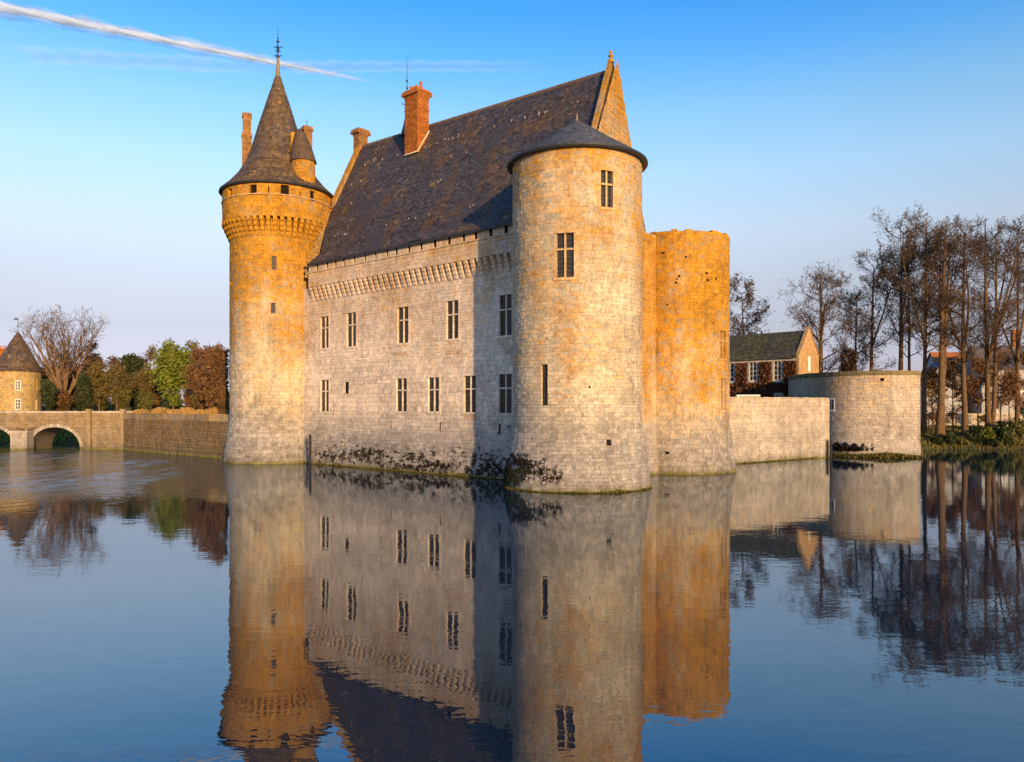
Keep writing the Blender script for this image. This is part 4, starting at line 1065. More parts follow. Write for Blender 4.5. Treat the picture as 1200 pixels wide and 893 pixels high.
for px, Y, zb, top, sp, tr, fi, sd, tw, lab in RT:
    bare_tree('bare_tree', lab, px, Y, zb, top, sp, 'tall', RB, sd, 'bark', 'twig', 1.0, tr, .033, fi*.72, .018, lean=(-.05 if px == 1131 else 0, 0), twin=tw)
bare_tree('bare_tree', 'rusty-twigged bare tree peeping out behind the open tower', 873, 135, 5.9, 338, 26, 'tall', None, 111, 'bark', 'twig', 1.0, .3, .05, .15, .02)
bare_tree('plane_tree', 'great vase-shaped bare plane tree with pale forked trunk behind the bridge', 76, 141, 4.5, 384, 54, 'fork', None, 118, 'bark_pale', 'twig_pale', .9, .75, .025, .3, .022)

def clumps(rg, n, radii, k, size):
    """leaf quads gathered in clumps through an ellipsoid volume"""
    v = rg.normal(0, 1, (n, 3)); v /= np.linalg.norm(v, axis=1)[:, None]; r = rg.random((n, 1))**.5*rg.uniform(.85, 1.18, (n, 1))
    cen = v*r*np.array(radii); sz = min(radii)*rg.uniform(.14, .34, (n, 1, 1))
    P = (cen[:, None, :]+rg.normal(0, sz, (n, k, 3))*np.array([1, 1, .8])).reshape(-1, 3)
    t = np.clip(np.repeat(rg.random(n)*.6, k)+rg.random(n*k)*.4, 0, 1)
    return P, rg.normal(0, size, P.shape), rg.normal(0, size, P.shape), t

def leafy(name, label, px, Y, zb, top, half_px, mat, cat='bush', group=None, seed=1, shape='round', n=60, k=40, size=.1, trunk=True, bark='bark', twigs_=40):
    x = X_(px, Y); h = Z_(top, Y)-zb; w_ = half_px/F*Y; off = (x, Y, zb); rg = np.random.default_rng(seed)
    t = thing(name, label, cat, off, group); a, b = NB(), NB()
    th = h*.25 if trunk else h*.05
    if shape == 'cone':
        zz = rg.random(n)**.8; rad = w_*(1-zz)*.95+.1; an = rg.random(n)*2*math.pi; rr = np.sqrt(rg.random(n))
        cen = np.stack([rad*rr*np.cos(an), rad*rr*np.sin(an), th*.4+zz*(h-th*.4)], 1)
        P = (cen[:, None]+rg.normal(0, w_*.17, (n, k, 3))).reshape(-1, 3); A, B_ = rg.normal(0, size, P.shape), rg.normal(0, size, P.shape); T = np.clip(np.repeat(rg.random(n)*.6, k)+rg.random(n*k)*.4, 0, 1)
        b.quads(P+np.array(off), A, B_, T)
    else:
        P, A, B_, T = clumps(rg, n, (w_*.78, w_*.78, (h-th)*.44), k, size); P[:, 2] += th+(h-th)*.5
        b.quads(P+np.array(off), A, B_, T)
        for _ in range(twigs_):
            d = rg.normal(0, 1, 3); d[2] = abs(d[2])+.4; d /= np.linalg.norm(d); s = np.array([rg.normal(0, w_*.1), rg.normal(0, w_*.1), th*.5]); l = rg.uniform(.55, 1.0)
            e = s+d*np.array([w_*.95, w_*.95, h*.9])*l; m_ = (s+e)/2+rg.normal(0, w_*.08, 3)
            b.tube(np.array([s, m_, e])+np.array(off), [.04, .025, .012], 3, rg.random()*.4)
    a.tube(np.array([[0, 0, -.2], [0, .02, th], [.03*w_, 0, h*.7]])+np.array(off), [max(.06, w_*.07), max(.05, w_*.05), .02], 6)
    for _ in range(5):
        d = rg.normal(0, 1, 3); a.tube(np.array([[0, 0, th*.8], [d[0]*w_*.25, d[1]*w_*.25, th+h*.2], [d[0]*w_*.45, d[1]*w_*.45, th+h*.42]])+np.array(off), [max(.04, w_*.035), .04, .015], 4)
    a.build('trunk', M[bark], t, off, smooth=True); b.build('crown', M[mat], t, off); return t

PK = 'trees and shrubs of the park beyond the bridge'
LEAF = [ # name, px, Y, top y, half px, mat, shape, n, k, size, cat, label
    ('evergreen_shrub', 57, 135, 443, 8, 'leaf_dark', 'round', 50, 40, .11, 'shrub', 'dark evergreen bush between pavilion and plane tree'),
    ('copper_shrub', 72, 139, 457, 13, 'leaf_brown', 'round', 55, 36, .09, 'shrub', 'rusty low shrub round the foot of the plane tree'),
    ('conifer', 98, 136, 440, 11, 'leaf_dark', 'cone', 70, 40, .10, 'tree', 'small dark green conifer right of the plane tree'),
    ('autumn_tree', 60, 158, 425, 22, 'leaf_brown', 'round', 60, 40, .12, 'tree', 'hazy rust brown tree behind the pavilion'),
    ('autumn_tree', 108, 160, 408, 13, 'leaf_brown', 'round', 50, 40, .12, 'tree', 'dark rusty tree beyond the plane tree right side'),
    ('weeping_shrub', 120, 142, 432, 17, 'leaf_olive', 'round', 46, 44, .10, 'tree', 'broad golden olive tree left of the dark conifer pair'),
    ('weeping_shrub', 143, 139, 442, 12, 'leaf_olive', 'round', 36, 44, .10, 'tree', 'brownish rounded tree in front of the tall dark evergreen'),
    ('evergreen_tree', 156, 150, 411, 15, 'leaf_dark', 'round', 90, 46, .12, 'tree', 'tall dark rounded evergreen with a notched top'),
    ('evergreen_shrub', 163, 143, 445, 8, 'leaf_dark', 'round', 40, 40, .10, 'shrub', 'bluish green shrub below the tall dark evergreen'),
    ('green_tree', 203, 136, 400, 23, 'leaf_green', 'round', 120, 46, .12, 'tree', 'bright fresh green tree, the only spring-green crown'),
    ('copper_tree', 236, 118, 424, 11, 'leaf_brown', 'round', 90, 44, .11, 'tree', 'copper brown tree right of the bright green one'),
    ('copper_tree', 250, 100, 436, 10, 'leaf_brown', 'round', 110, 44, .11, 'tree', 'copper brown tree beside the spire tower'),
    ('copper_tree', 180, 150, 440, 12, 'leaf_olive', 'round', 55, 40, .10, 'tree', 'low brown tree between evergreen and green tree'),
    ('evergreen_shrub', 203, 138, 462, 10, 'leaf_dark', 'round', 36, 40, .09, 'shrub', 'dark shrub under the bright green tree'),
    ('copper_shrub', 240, 108, 452, 15, 'leaf_olive', 'round', 60, 40, .09, 'shrub', 'olive brown thicket behind the dry grass'),
    ('copper_shrub', 261, 97, 446, 8, 'leaf_brown', 'round', 60, 40, .09, 'shrub', 'copper thicket touching the edge of the spire tower'),
    ('copper_shrub', 226, 122, 452, 11, 'leaf_brown', 'round', 60, 40, .09, 'shrub', 'rust brown thicket at the right foot of the green tree'),
    ('copper_shrub', 180, 144, 452, 10, 'leaf_brown', 'round', 50, 40, .09, 'shrub', 'rust brown thicket at the left foot of the green tree'),
    ('copper_shrub', 172, 134, 456, 9, 'leaf_olive', 'round', 40, 40, .09, 'shrub', 'olive thicket just right of the tall dark evergreen'),
    ('copper_shrub', 86, 145, 446, 11, 'leaf_brown', 'round', 40, 40, .10, 'shrub', 'rust shrub between plane trunk and small conifer'),
    ('autumn_tree', 236, 150, 412, 30, 'leaf_olive', 'round', 110, 44, .14, 'tree', 'broad hazy olive tree filling the gap behind the copper trees'),
    ('autumn_tree', 34, 165, 432, 18, 'leaf_olive', 'round', 60, 44, .14, 'tree', 'hazy olive tree far behind the pavilion roof'),
]
for i, (nm, px, Y, top, hp, mt, shp, n, k, sz, cat, lab) in enumerate(LEAF):
    leafy(nm, lab, px, Y, 4.4, top, hp, mt, cat, PK, 200+i, shp, int(n*1.5), k, sz*(.8 if 'brown' in mt or 'olive' in mt else .9), twigs_=90)
for i, (px, Y, top, sp, lab) in enumerate([(177, 152, 404, 9, 'slender bare tree left of the bright green tree'), (226, 150, 402, 12, 'slim bare tree standing in the copper trees'), (256, 156, 408, 11, 'bare tree above the copper tree by the spire tower'), (132, 165, 420, 10, 'faint bare tree behind the golden olive tree'), (107, 150, 402, 9, 'dark twisted bare tree just right of the plane crown'), (243, 165, 412, 9, 'faint bare tree behind the copper trees'), (116, 140, 428, 17, 'golden twiggy tree in front of the broad olive tree'), (137, 138, 432, 15, 'golden brown twiggy tree left of the tall dark evergreen'), (170, 141, 436, 12, 'brown twiggy tree between dark evergreen and bright green tree'), (232, 116, 414, 14, 'rust-twigged tree right beside the bright green tree'), (244, 106, 409, 13, 'rust-twigged tree second from the spire tower edge'), (257, 98, 413, 11, 'rust-twigged tree at the very edge of the spire tower'), (88, 146, 436, 12, 'rusty twiggy tree behind plane trunk and small conifer')]):
    bare_tree('bare_tree', lab, px, Y, 4.4, top, sp, 'round', PK, 230+i, 'bark', 'twig_pale' if i < 4 else 'twig' if i < 6 else 'twig_gold' if i < 9 else 'twig_orange', (.6 if i < 6 else .95), .2, .05 if i < 6 else .05, .35 if i < 6 else .08, .022)
# far wooded skyline, reads as one mass
rg = np.random.default_rng(77); nb = NB(); n = 9000
xx = rg.uniform(-150, 260, n); yy = rg.uniform(178, 196, n); hh = (3.5+1.8*np.sin(xx*.11)+1.1*np.sin(xx*.37+1)+.8*np.sin(xx*.9))*.95
c = np.stack([xx, yy, 4.3+rg.random(n)**.7*np.maximum(hh, 1.2)], 1); nb.quads(c, rg.normal(0, .35, c.shape), rg.normal(0, .35, c.shape), rg.random(n))
o = nb.build('far_woods', M['leaf_olive'], None); kind(o, 'stuff'); o['label'] = 'low brown wooded skyline far beyond the moat'; o['category'] = 'woods'

def grass_tuft(label, px, Y, zb, h, w_px, seed, mat='reed', group='dry grass clumps on the retaining wall', n=420):
    rg = np.random.default_rng(seed); x = X_(px, Y); w_ = w_px/F*Y; nb = NB(); off = (x, Y, zb)
    b0 = np.stack([rg.uniform(-w_*.8, w_*.8, n), rg.uniform(-.5, .5, n), np.zeros(n)], 1)
    tip = b0+np.stack([rg.normal(0, .22, n)+b0[:, 0]*.25, rg.normal(0, .25, n), h*rg.uniform(.45, 1.15, n)*(1-.45*(b0[:, 0]/w_)**2)], 1)
    c = (b0+tip)/2+np.array(off); b_ = (tip-b0)/2; a_ = np.stack([rg.uniform(.012, .03, n), rg.normal(0, .015, n), np.zeros(n)], 1)
    nb.quads(c, a_, b_, rg.random(n)); return tag(nb.build('dry_grass', M[mat], None, off), label, 'grass', group)
for i, (px, wd, lab) in enumerate([(165, 9, 'boxy clump of dry straw grass left of the gap in the row'), (188, 8, 'rounded straw grass clump below the bright green tree'), (204, 6, 'small straw grass clump, third along the wall'), (219, 9, 'tall straw grass clump below the copper tree'), (234, 6, 'low straw grass clump, second from the spire tower'), (253, 12, 'wide straw grass clump next to the spire tower')]):
    Y = 108+(X_(px, 100)+53.4)*(89-108)/(-32.9+53.4)+4.0; Y = max(Y, 94)
    grass_tuft(lab, px, Y+1, 4.5, 1.25 if i % 2 else 1.0, wd, 300+i, n=700)

# ================================================================== BRIDGE AND RETAINING WALL
def bridge():
    Y0 = 108.6; off = (-62, Y0, 0)
    t = thing('stone_bridge', 'old grey stone bridge with round arches and a cutwater pier', 'bridge', off)
    zt, zs = 5.25, 4.05; A1 = (X_(64.5, Y0), 3.45, 2.75); A2 = (X_(-12, Y0), 3.45, 2.75)   # centre, half span, rise above spring .45
    x0, x1 = -82.0, X_(143, Y0); sp = .35
    def soff(x):
        z = None
        for cx, r, h in (A1, A2):
            if abs(x-cx) < r: z = sp+h*math.sqrt(max(0, 1-((x-cx)/r)**2))
        return z
    xs_ = sorted(set(list(np.arange(x0, x1, .5))+[x1]+[c+r*math.cos(a) for c, r, h in (A1, A2) for a in np.linspace(0, math.pi, 25)]))
    th = 5.2; mb = MB()
    for a, b in zip(xs_, xs_[1:]):
        if b-a < 1e-4: continue
        m = (a+b)/2; s = soff(m)
        za = (soff(a) or sp) if s is not None else -1.5; zb = (soff(b) or sp) if s is not None else -1.5
        mb.face([(a, Y0, za), (b, Y0, zb), (b, Y0, zt-.2), (a, Y0, zt-.2)], .2); mb.face([(b, Y0+th, zb), (a, Y0+th, za), (a, Y0+th, zt-.2), (b, Y0+th, zt-.2)], .3)
        if s is not None: mb.face([(a, Y0, za), (a, Y0+th, za), (b, Y0+th, zb), (b, Y0, zb)], .35)
    for cx, r, h in (A1, A2):
        for sx in (-1, 1): mb.face([(cx+sx*r, Y0, -1.5), (cx+sx*r, Y0+th, -1.5), (cx+sx*r, Y0+th, sp), (cx+sx*r, Y0, sp)], .3)
    mb.face([(x0, Y0+.5, 4.35), (x1, Y0+.5, 4.35), (x1, Y0+th-.5, 4.35), (x0, Y0+th-.5, 4.35)], .3)
    mb.build('wall', M['stone_rough'], t, off)
    S = Plane((x0, Y0), (1, 0)); rng = random.Random(81)
    ops = []
    for cx, r, h in (A1, A2):
        for k in range(22):
            z0 = sp+(h+.42)*k/22-.4; f = max(0, 1-max(0, (z0-sp)/(h+.42))**2)**.5
            ops.append((cx-(r+.4)*f-x0, cx+(r+.4)*f-x0, -1.0 if k == 0 else z0, sp+(h+.42)*(k+1)/22-.4))
    stones(S, lay(rng, 0, x1-x0, -.3, zs, .3, .55, ops, jit=.45)+lay(rng, 0, x1-x0, zs+.14, zt-.2, .3, .6), M['stone_rough'], t, off, 160, visible=lambda p: p[0]/p[1] > (-600)/F, proud=.045, joint=.04)
    mb = MB(); mb.box(x0, x1, Y0-.14, Y0+.1, zs, zs+.13, .6); mb.build('string_course', M['stone_rough'], t, off)
    for cx, r, h in (A1, A2):
        for i in range(23):     # voussoirs
            a0, a1 = math.pi*i/23+.008, math.pi*(i+1)/23-.008; m = MB(); q = []
            for d in (.02, -.09):
                for rr, hh in ((r, h), (r+.45, h+.45)):
                    for a in (a0, a1): q.append((cx+rr*math.cos(a), Y0+d, sp+hh*math.sin(a)))
            m.add(q, [(4, 5, 7, 6), (0, 4, 6, 2), (1, 3, 7, 5), (2, 6, 7, 3), (0, 1, 5, 4)], rng.random())
            if cx+r*math.cos(a0) > -72: m.build('voussoir', M['stone_grey'], t, off)
    i = 0; x = max(x0, -75)
    while x < x1:
        m = MB(); l = rng.uniform(.8, 1.2); m.box(x+.01, min(x+l-.01, x1), Y0-.1, Y0+.5, zt-.2, zt+rng.uniform(0, .1), rng.random()); m.build('coping_stone', M['stone_grey'], t, off); x += l
    mb = MB(); mb.box(x0, x1, Y0+th-.5, Y0+th+.1, zt-.2, zt+.05, .4); mb.build('rear_coping', M['stone_grey'], t, off)
    # cutwater pier with stepped cap
    a, b = X_(15.3, Y0-1), X_(34.8, Y0-1); mb = MB(); mb.box(a, b, Y0-1.6, Y0-.02, -1.5, 2.35, .35); mb.box(a-.12, b+.12, Y0-1.72, Y0-.02, 2.35, 2.62, .8)
    pr = mb.build('pier', M['stone_grey'], t, off)
    Sp = Plane((a, Y0-1.6), (1, 0)); stones(Sp, lay(rng, 0, b-a, -.3, 2.3, .42, .7), M['stone_grey'], pr, off, 0, name='pier_stone')
    for i in range(8):
        m = MB(); xx_ = a+(b-a)*i/8; m.box(xx_, xx_+(b-a)/8-.04, Y0-1.5+rng.random()*.3, Y0-.1, 2.63, 2.75+rng.random()*.3, rng.random()); m.build('cap_stone', M['stone_rough'], pr, off)
    # buttress strips
    for px in (104, 143.6):
        x = X_(px, Y0-.3); mb = MB(); mb.box(x-.28, x+.28, Y0-.42, Y0-.02, -1.5, zt-.22, .6); mb.box(x-.34, x+.34, Y0-.48, Y0+.2, zt-.21, zt+.35, .4); mb.build('buttress', M['stone_rough'], t, off)
    # retaining wall running to the spire tower
    a, b = np.array([x1, Y0-.02]), np.array([-30.0, 87.4]); off = (a[0], a[1], 0)
    t = thing('retaining_wall', 'mossy brown rubble retaining wall between bridge and spire tower', 'wall', off)
    S = Plane(a, b-a); L = float(np.linalg.norm(b-a)); v1 = 4.95
    mb = MB(); backing(S, mb, 0, L, -1.5, v1, 1.5, 1.2); mb.face([S.p(0, v1), S.p(L, v1), S.p(L, v1, -1.6), S.p(0, v1, -1.6)], .3); mb.face([S.p(L, -1, -1.6), S.p(0, -1, -1.6), S.p(0, v1, -1.6), S.p(L, v1, -1.6)], .3)
    mb.build('wall', M['stone_moss'], t, off)
    stones(S, lay(rng, 0, L, -.3, v1-.75, .27, .46, jit=.5), M['stone_moss'], t, off, 150, proud=.06, joint=.05)
    x = 0
    while x < L-.2:
        l = rng.uniform(.7, 1.1); m = MB(); vs = [S.p(q, z, d) for d in (-.6, .06+rng.uniform(0, .03)) for z in (v1-.72, v1+rng.uniform(.0, .12)) for q in (x+.012, min(x+l, L)-.012)]
        m.add(vs, [(4, 5, 7, 6), (0, 4, 6, 2), (1, 3, 7, 5), (2, 6, 7, 3), (0, 1, 5, 4)], rng.random()); m.build('coping_stone', M['stone_rough'] if x < L*.75 else M['stone_gold'], t, off); x += l
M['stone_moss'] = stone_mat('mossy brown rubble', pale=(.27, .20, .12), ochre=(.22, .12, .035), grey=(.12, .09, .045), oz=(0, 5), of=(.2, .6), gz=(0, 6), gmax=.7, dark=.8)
bridge()

# ================================================================== PAVILION BY THE BRIDGE
def bars(S, op, parent, off, nx=2, ny=3, dep=.1, name='window', frame='white', glass='glass', surround=None):
    """casement window: frame mesh with panes as sub-parts"""
    a, b, c, d = op; m = MB()
    def slab(u0, u1, v0, v1, d0, d1):
        vs = [S.p(x, z, q) for q in (d0, d1) for z in (v0, v1) for x in (u0, u1)]; m.add(vs, [(4, 5, 7, 6), (0, 4, 6, 2), (1, 3, 7, 5), (2, 6, 7, 3), (0, 1, 5, 4)], .5)
    e = .09
    slab(a-e, a+e*.3, c-e, d+e, -dep, .05); slab(b-e*.3, b+e, c-e, d+e, -dep, .05); slab(a+e*.31, b-e*.31, c-e, c+.04, -dep, .05); slab(a+e*.31, b-e*.31, d-.04, d+e, -dep, .05)
    for i in range(1, nx): u = a+(b-a)*i/nx; slab(u-.045, u+.045, c+.041, d-.041, -dep, .012)
    for j in range(1, ny): v = c+(d-c)*j/ny; slab(a+e*.31, b-e*.31, v-.03, v+.03, -dep, .008)
    wd = m.build(name, M[frame], parent, off)
    for i in range(nx):
        q = MB(); u0, u1 = a+(b-a)*i/nx, a+(b-a)*(i+1)/nx; q.face([S.p(u0, c, -.03), S.p(u1, c, -.03), S.p(u1, d, -.03), S.p(u0, d, -.03)]); q.build('pane', M[glass], wd, off)
    if surround:
        q = MB(); e2 = .34
        m = q; slab(a-e2, a-e-.005, c-e2, d+e2, -dep, .03); slab(b+e+.005, b+e2, c-e2, d+e2, -dep, .03); slab(a-e-.004, b+e+.004, d+e+.005, d+e2, -dep, .032); slab(a-e-.004, b+e+.004, c-e2, c-e-.005, -dep, .06)
        q.build('surround', M[surround], wd, off)
    return wd
def pavilion():
    c = np.array([X_(21, 138), 138.0]); off = (c[0], c[1], 4.4)
    t = thing('pavilion', 'small golden round pavilion with conical roof beyond the bridge', 'building', off)
    S = Drum(c, 3.62); v1 = Z_(434, 134.5)
    W = [px_op(S, 18.4, 23.6, 446.5, 457), px_op(S, 18.2, 23.8, 468, 479.5)]; dr = px_op(S, 41.0, 43.6, 468, 480); hole = px_op(S, 41.2, 43.2, 444, 458)
    mb = MB(); backing(S, mb, -11.37, 11.37, 4.0, v1, .5, .8, W+[dr, hole], dep=.25); mb.build('wall', M['stone_gold'], t, off)
    rng = random.Random(91); stones(S, lay(rng, -8, 8, 4.0, v1, .33, .6, W+[dr, hole]), M['stone_gold'], t, off, 60)
    for o in W: bars(S, o, t, off, 2, 3)
    mb = MB(); a, b, c0, d0 = dr; mb.face([S.p(a, c0, -.15), S.p(b, c0, -.15), S.p(b, d0, -.15), S.p(a, d0, -.15)]); mb.build('door', M['white'], t, off)
    slit(S, hole, t, off, dep=.2, mat='brick_old', name='blocked_window')
    cn = Cone(c, [(3.95, v1-.1), (3.3, v1+.9), (2.3, v1+2.9), (1.15, v1+5.1), (.3, v1+6.6), (.06, v1+7.0)])
    mb = MB(); mb.lathe([(.3, v1-.15)]+cn.pr, c, 36, .35); rf = mb.build('roof', M['slate_moss'], t, off)
    slates(cn, -12.4, 12.4, cn.L[-1]-.3, M['slate_moss'], rf, off, 92, ch=.36, sl=.5, wscale=lambda v: 3.95/max(cn.rz(v)[0], .8))
    nb = NB(); x, y = c; z = v1+6.9; nb.tube([(x, y, z), (x, y, z+2.6)], [.06, .03], 5); nb.tube([(x, y, z+.8), (x, y, z+.95), (x, y, z+1.1)], [.03, .16, .03], 6)
    nb.tube([(x-.75, y, z+2.25), (x-.3, y, z+2.3), (x+.1, y, z+2.2)], [.03, .16, .03], 4); nb.tube([(x-.8, y, z+2.25), (x-.5, y, z+2.5)], [.02, .07], 4); nb.build('weathervane', M['lead'], rf, off)
    # house body running out of frame behind it
    hx0, hx1, hy0, hy1 = c[0]-13.5, c[0]-1.2, 138.6, 145; mb = MB(); mb.box(hx0, hx1, hy0, hy1, 4.0, v1-.2, .5); hb = mb.build('house_wall', M['stone_gold'], t, off)
    zr = v1+2.6; ym = (hy0+hy1)/2; mb = MB()
    mb.add([(hx0, hy0-.3, v1-.25), (hx1+.3, hy0-.3, v1-.25), (hx1+.3, ym, zr), (hx0, ym, zr), (hx0, hy1+.3, v1-.25), (hx1+.3, hy1+.3, v1-.25)], [(0, 1, 2, 3), (3, 2, 5, 4), (1, 5, 2), (0, 3, 4)], .5); mb.build('house_roof', M['slate_moss'], t, off)
    cx = X_(3.5, 140.5); mb = MB(); rng = random.Random(5); z = v1
    while z < v1+3.9: mb.box(cx-.75, cx+.75, 140.0, 141.0, z, z+.2, rng.random()); z += .23
    mb.box(cx-.85, cx+.85, 139.9, 141.1, z, z+.25, .6); ch = mb.build('chimney', M['brick'], t, off)
    for dx in (-.4, .1, .5): m = MB(); m.lathe([(.13, z+.25), (.11, z+.8), (.07, z+.8), (.07, z+.3)], (cx+dx, 140.5), 8); m.build('chimney_pot', M['terracotta'], ch, off)
pavilion()
# bench and low white fence posts behind the parapet
def bench():
    x, y, z = X_(53, 121), 121.0, 4.4; t = thing('park_bench', 'low wooden bench behind the bridge parapet beside the pavilion', 'bench', (x, y, z))
    mb = MB(); mb.box(-1.3, 1.3, -.25, .25, .75, .85); mb.build('seat', M['wood_pale'], t)
    for sx in (-1.1, 0, 1.1): mb = MB(); mb.box(sx-.06, sx+.06, -.2, .2, -.6, .749); mb.build('leg', M['wood_pale'], t)
M['wood_pale'] = plain('weathered pale wood', (.34, .2, .09), .9)
bench()

# ================================================================== COURT HOUSE BEHIND THE CURTAIN WALL
def court_house():
    p1 = np.array([X_(933.5, 112.0), 112.0]); p0 = np.array([X_(835, 122), 122.0]); e = (p1-p0)/np.linalg.norm(p1-p0); L = float(np.linalg.norm(p1-p0)); n = np.array([e[1], -e[0]])
    off = (p0[0], p0[1], 5.9); t = thing('court_house', 'creeper-covered stone house with mossy slate roof and pale gable behind the curtain wall', 'house', off)
    S = Plane(p0, e); zE = Z_(419, 112); zR = Z_(387, 114.1); wd = 6.2; z0 = 5.0
    W = [px_op(S, 878.6, 886.4, 424, 446), px_op(S, 907.2, 915.4, 422, 445.5), px_op(S, 851.5, 860, 426, 447)]; sm = [px_op(S, 909, 916, 462.5, 468.5)]
    mb = MB(); backing(S, mb, 0, L, z0, zE, 1.5, 1.5, W+sm, dep=.2)
    q0, q1 = p0-n*wd, p1-n*wd
    mb.face([(*q1, z0), (*q0, z0), (*q0, zE), (*q1, zE)], .4); mb.build('wall', M['stone_rough'], t, off)
    pm = (p1+q1)/2; apex = (pm[0], pm[1], zR+.35)
    mb = MB(); d = e*.35
    poly = [(*p1, z0), (*q1, z0), (*q1, zE+.35), apex, (*p1, zE+.35)]; P2 = [(x+d[0], y+d[1], z) for x, y, z in poly]
    mb.add(poly+P2, [(0, 1, 2, 3, 4), (9, 8, 7, 6, 5)]+[(i, i+5, (i+1) % 5+5, (i+1) % 5) for i in range(5)], .6); g = mb.build('gable', M['stone_gold2'], t, off, recalc=True)
    k = 14; rng = random.Random(6)
    for lo in ((*p1, zE+.35), (*q1, zE+.35)):       # stepped coping blocks
        m = MB()
        for i in range(k):
            f = (i+.1)/k; f2 = (i+.95)/k; a = np.array(lo)+(np.array(apex)-np.array(lo))*f; b = np.array(lo)+(np.array(apex)-np.array(lo))*f2; w_ = np.array([*e, 0])
            vs = [a-w_*.1, b-w_*.1, b+w_*.45, a+w_*.45]; vs = vs+[v+np.array([0, 0, .2]) for v in vs]; m.add(vs, [(4, 5, 6, 7), (0, 1, 5, 4), (1, 2, 6, 5), (2, 3, 7, 6), (3, 0, 4, 7)], rng.random())
        m.build('coping', M['stone_gold2'], g, off)
    Sg = Plane(p1+d, -n); m = MB(); u = wd*.5; Y = pm[1]; m.face([Sg.p(u-.38, Z_(435.5, Y), .03), Sg.p(u+.38, Z_(435.5, Y), .03), Sg.p(u+.38, Z_(419, Y), .03), Sg.p(u-.38, Z_(419, Y), .03)])
    m.add([Sg.p(u+x, z, q) for q in (.0, .08) for z in (Z_(419, Y), Z_(419, Y)+.15) for x in (-.45, .45)], [(4, 5, 7, 6), (0, 1, 5, 4), (2, 6, 7, 3)], .5); m.build('shutter', M['white'], g, off)
    for o in W: bars(S, o, t, off, 2, 4, surround='stone_trim')
    for o in sm: bars(S, o, t, off, 3, 1, surround='stone_trim')
    ov = n*.35; left = [(*(p0+ov), zE-.1), (*((p0+q0)/2), zR)]; right = [(*(p1+ov), zE-.1), (*pm, zR)]
    Sl = Slope(left, right, L); mb = MB(); mb.face([Sl.p(0, 0), Sl.p(L, 0), Sl.p(L, Sl.L[-1]), Sl.p(0, Sl.L[-1])], .3)
    mb.face([(*(q1-ov), zE-.1), (*(q0-ov), zE-.1), left[1], right[1]], .3); rf = mb.build('roof', M['slate_green'], t, off)
    slates(Sl, 0, L, Sl.L[-1], M['slate_green'], rf, off, 93, ch=.34, sl=.42)
    mb = MB(); vs = [S.p(x, z, q) for q in (0.0, .14) for z in (zE-.42, zE-.12) for x in (0, L)]; mb.add(vs, [(4, 5, 7, 6), (0, 1, 5, 4), (2, 6, 7, 3)], .7); mb.build('cornice', M['stone_trim'], t, off)
    # creeper over the front
    rg = np.random.default_rng(8); nb = NB(); N = 9500; u = rg.uniform(0, L, N); v = rg.uniform(z0, zE-.5, N)
    keep_ = np.ones(N, bool)
    for a, b, c, d_ in W+sm: keep_ &= ~((u > a-.4) & (u < b+.4) & (v > c-.4) & (v < d_+.4))
    u, v = u[keep_], v[keep_]; c = np.array([S.p(a, b, .06+abs(q)) for a, b, q in zip(u, v, rg.normal(0, .12, len(u)))])
    nb.quads(c, rg.normal(0, .085, c.shape), rg.normal(0, .085, c.shape), rg.random(len(c))); o = nb.build('wall_creeper', M['ivywall'], None)
    tag(o, 'dry reddish creeper covering the front of the court house', 'plant')
    # white garden table and bench in front
    x, y = X_(876, 100), 100.0; t2 = thing('garden_table', 'long low white table seen over the curtain wall before the court house', 'table', (x, y, 5.9))
    mb = MB(); mb.box(-1.5, 1.5, -.4, .4, 1.35, 1.55); mb.build('top', M['white'], t2)
    for sx in (-1.3, 1.3): mb = MB(); mb.box(sx-.08, sx+.08, -.3, .3, 0, 1.349); mb.build('leg', M['white'], t2)
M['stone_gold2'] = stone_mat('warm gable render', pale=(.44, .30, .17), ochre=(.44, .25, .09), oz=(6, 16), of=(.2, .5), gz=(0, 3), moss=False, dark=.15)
M['slate_green'] = slate_mat('mossy green slate', base=(.062, .055, .035), rust=(.085, .078, .025), amt=.8, lo=.42)
court_house()

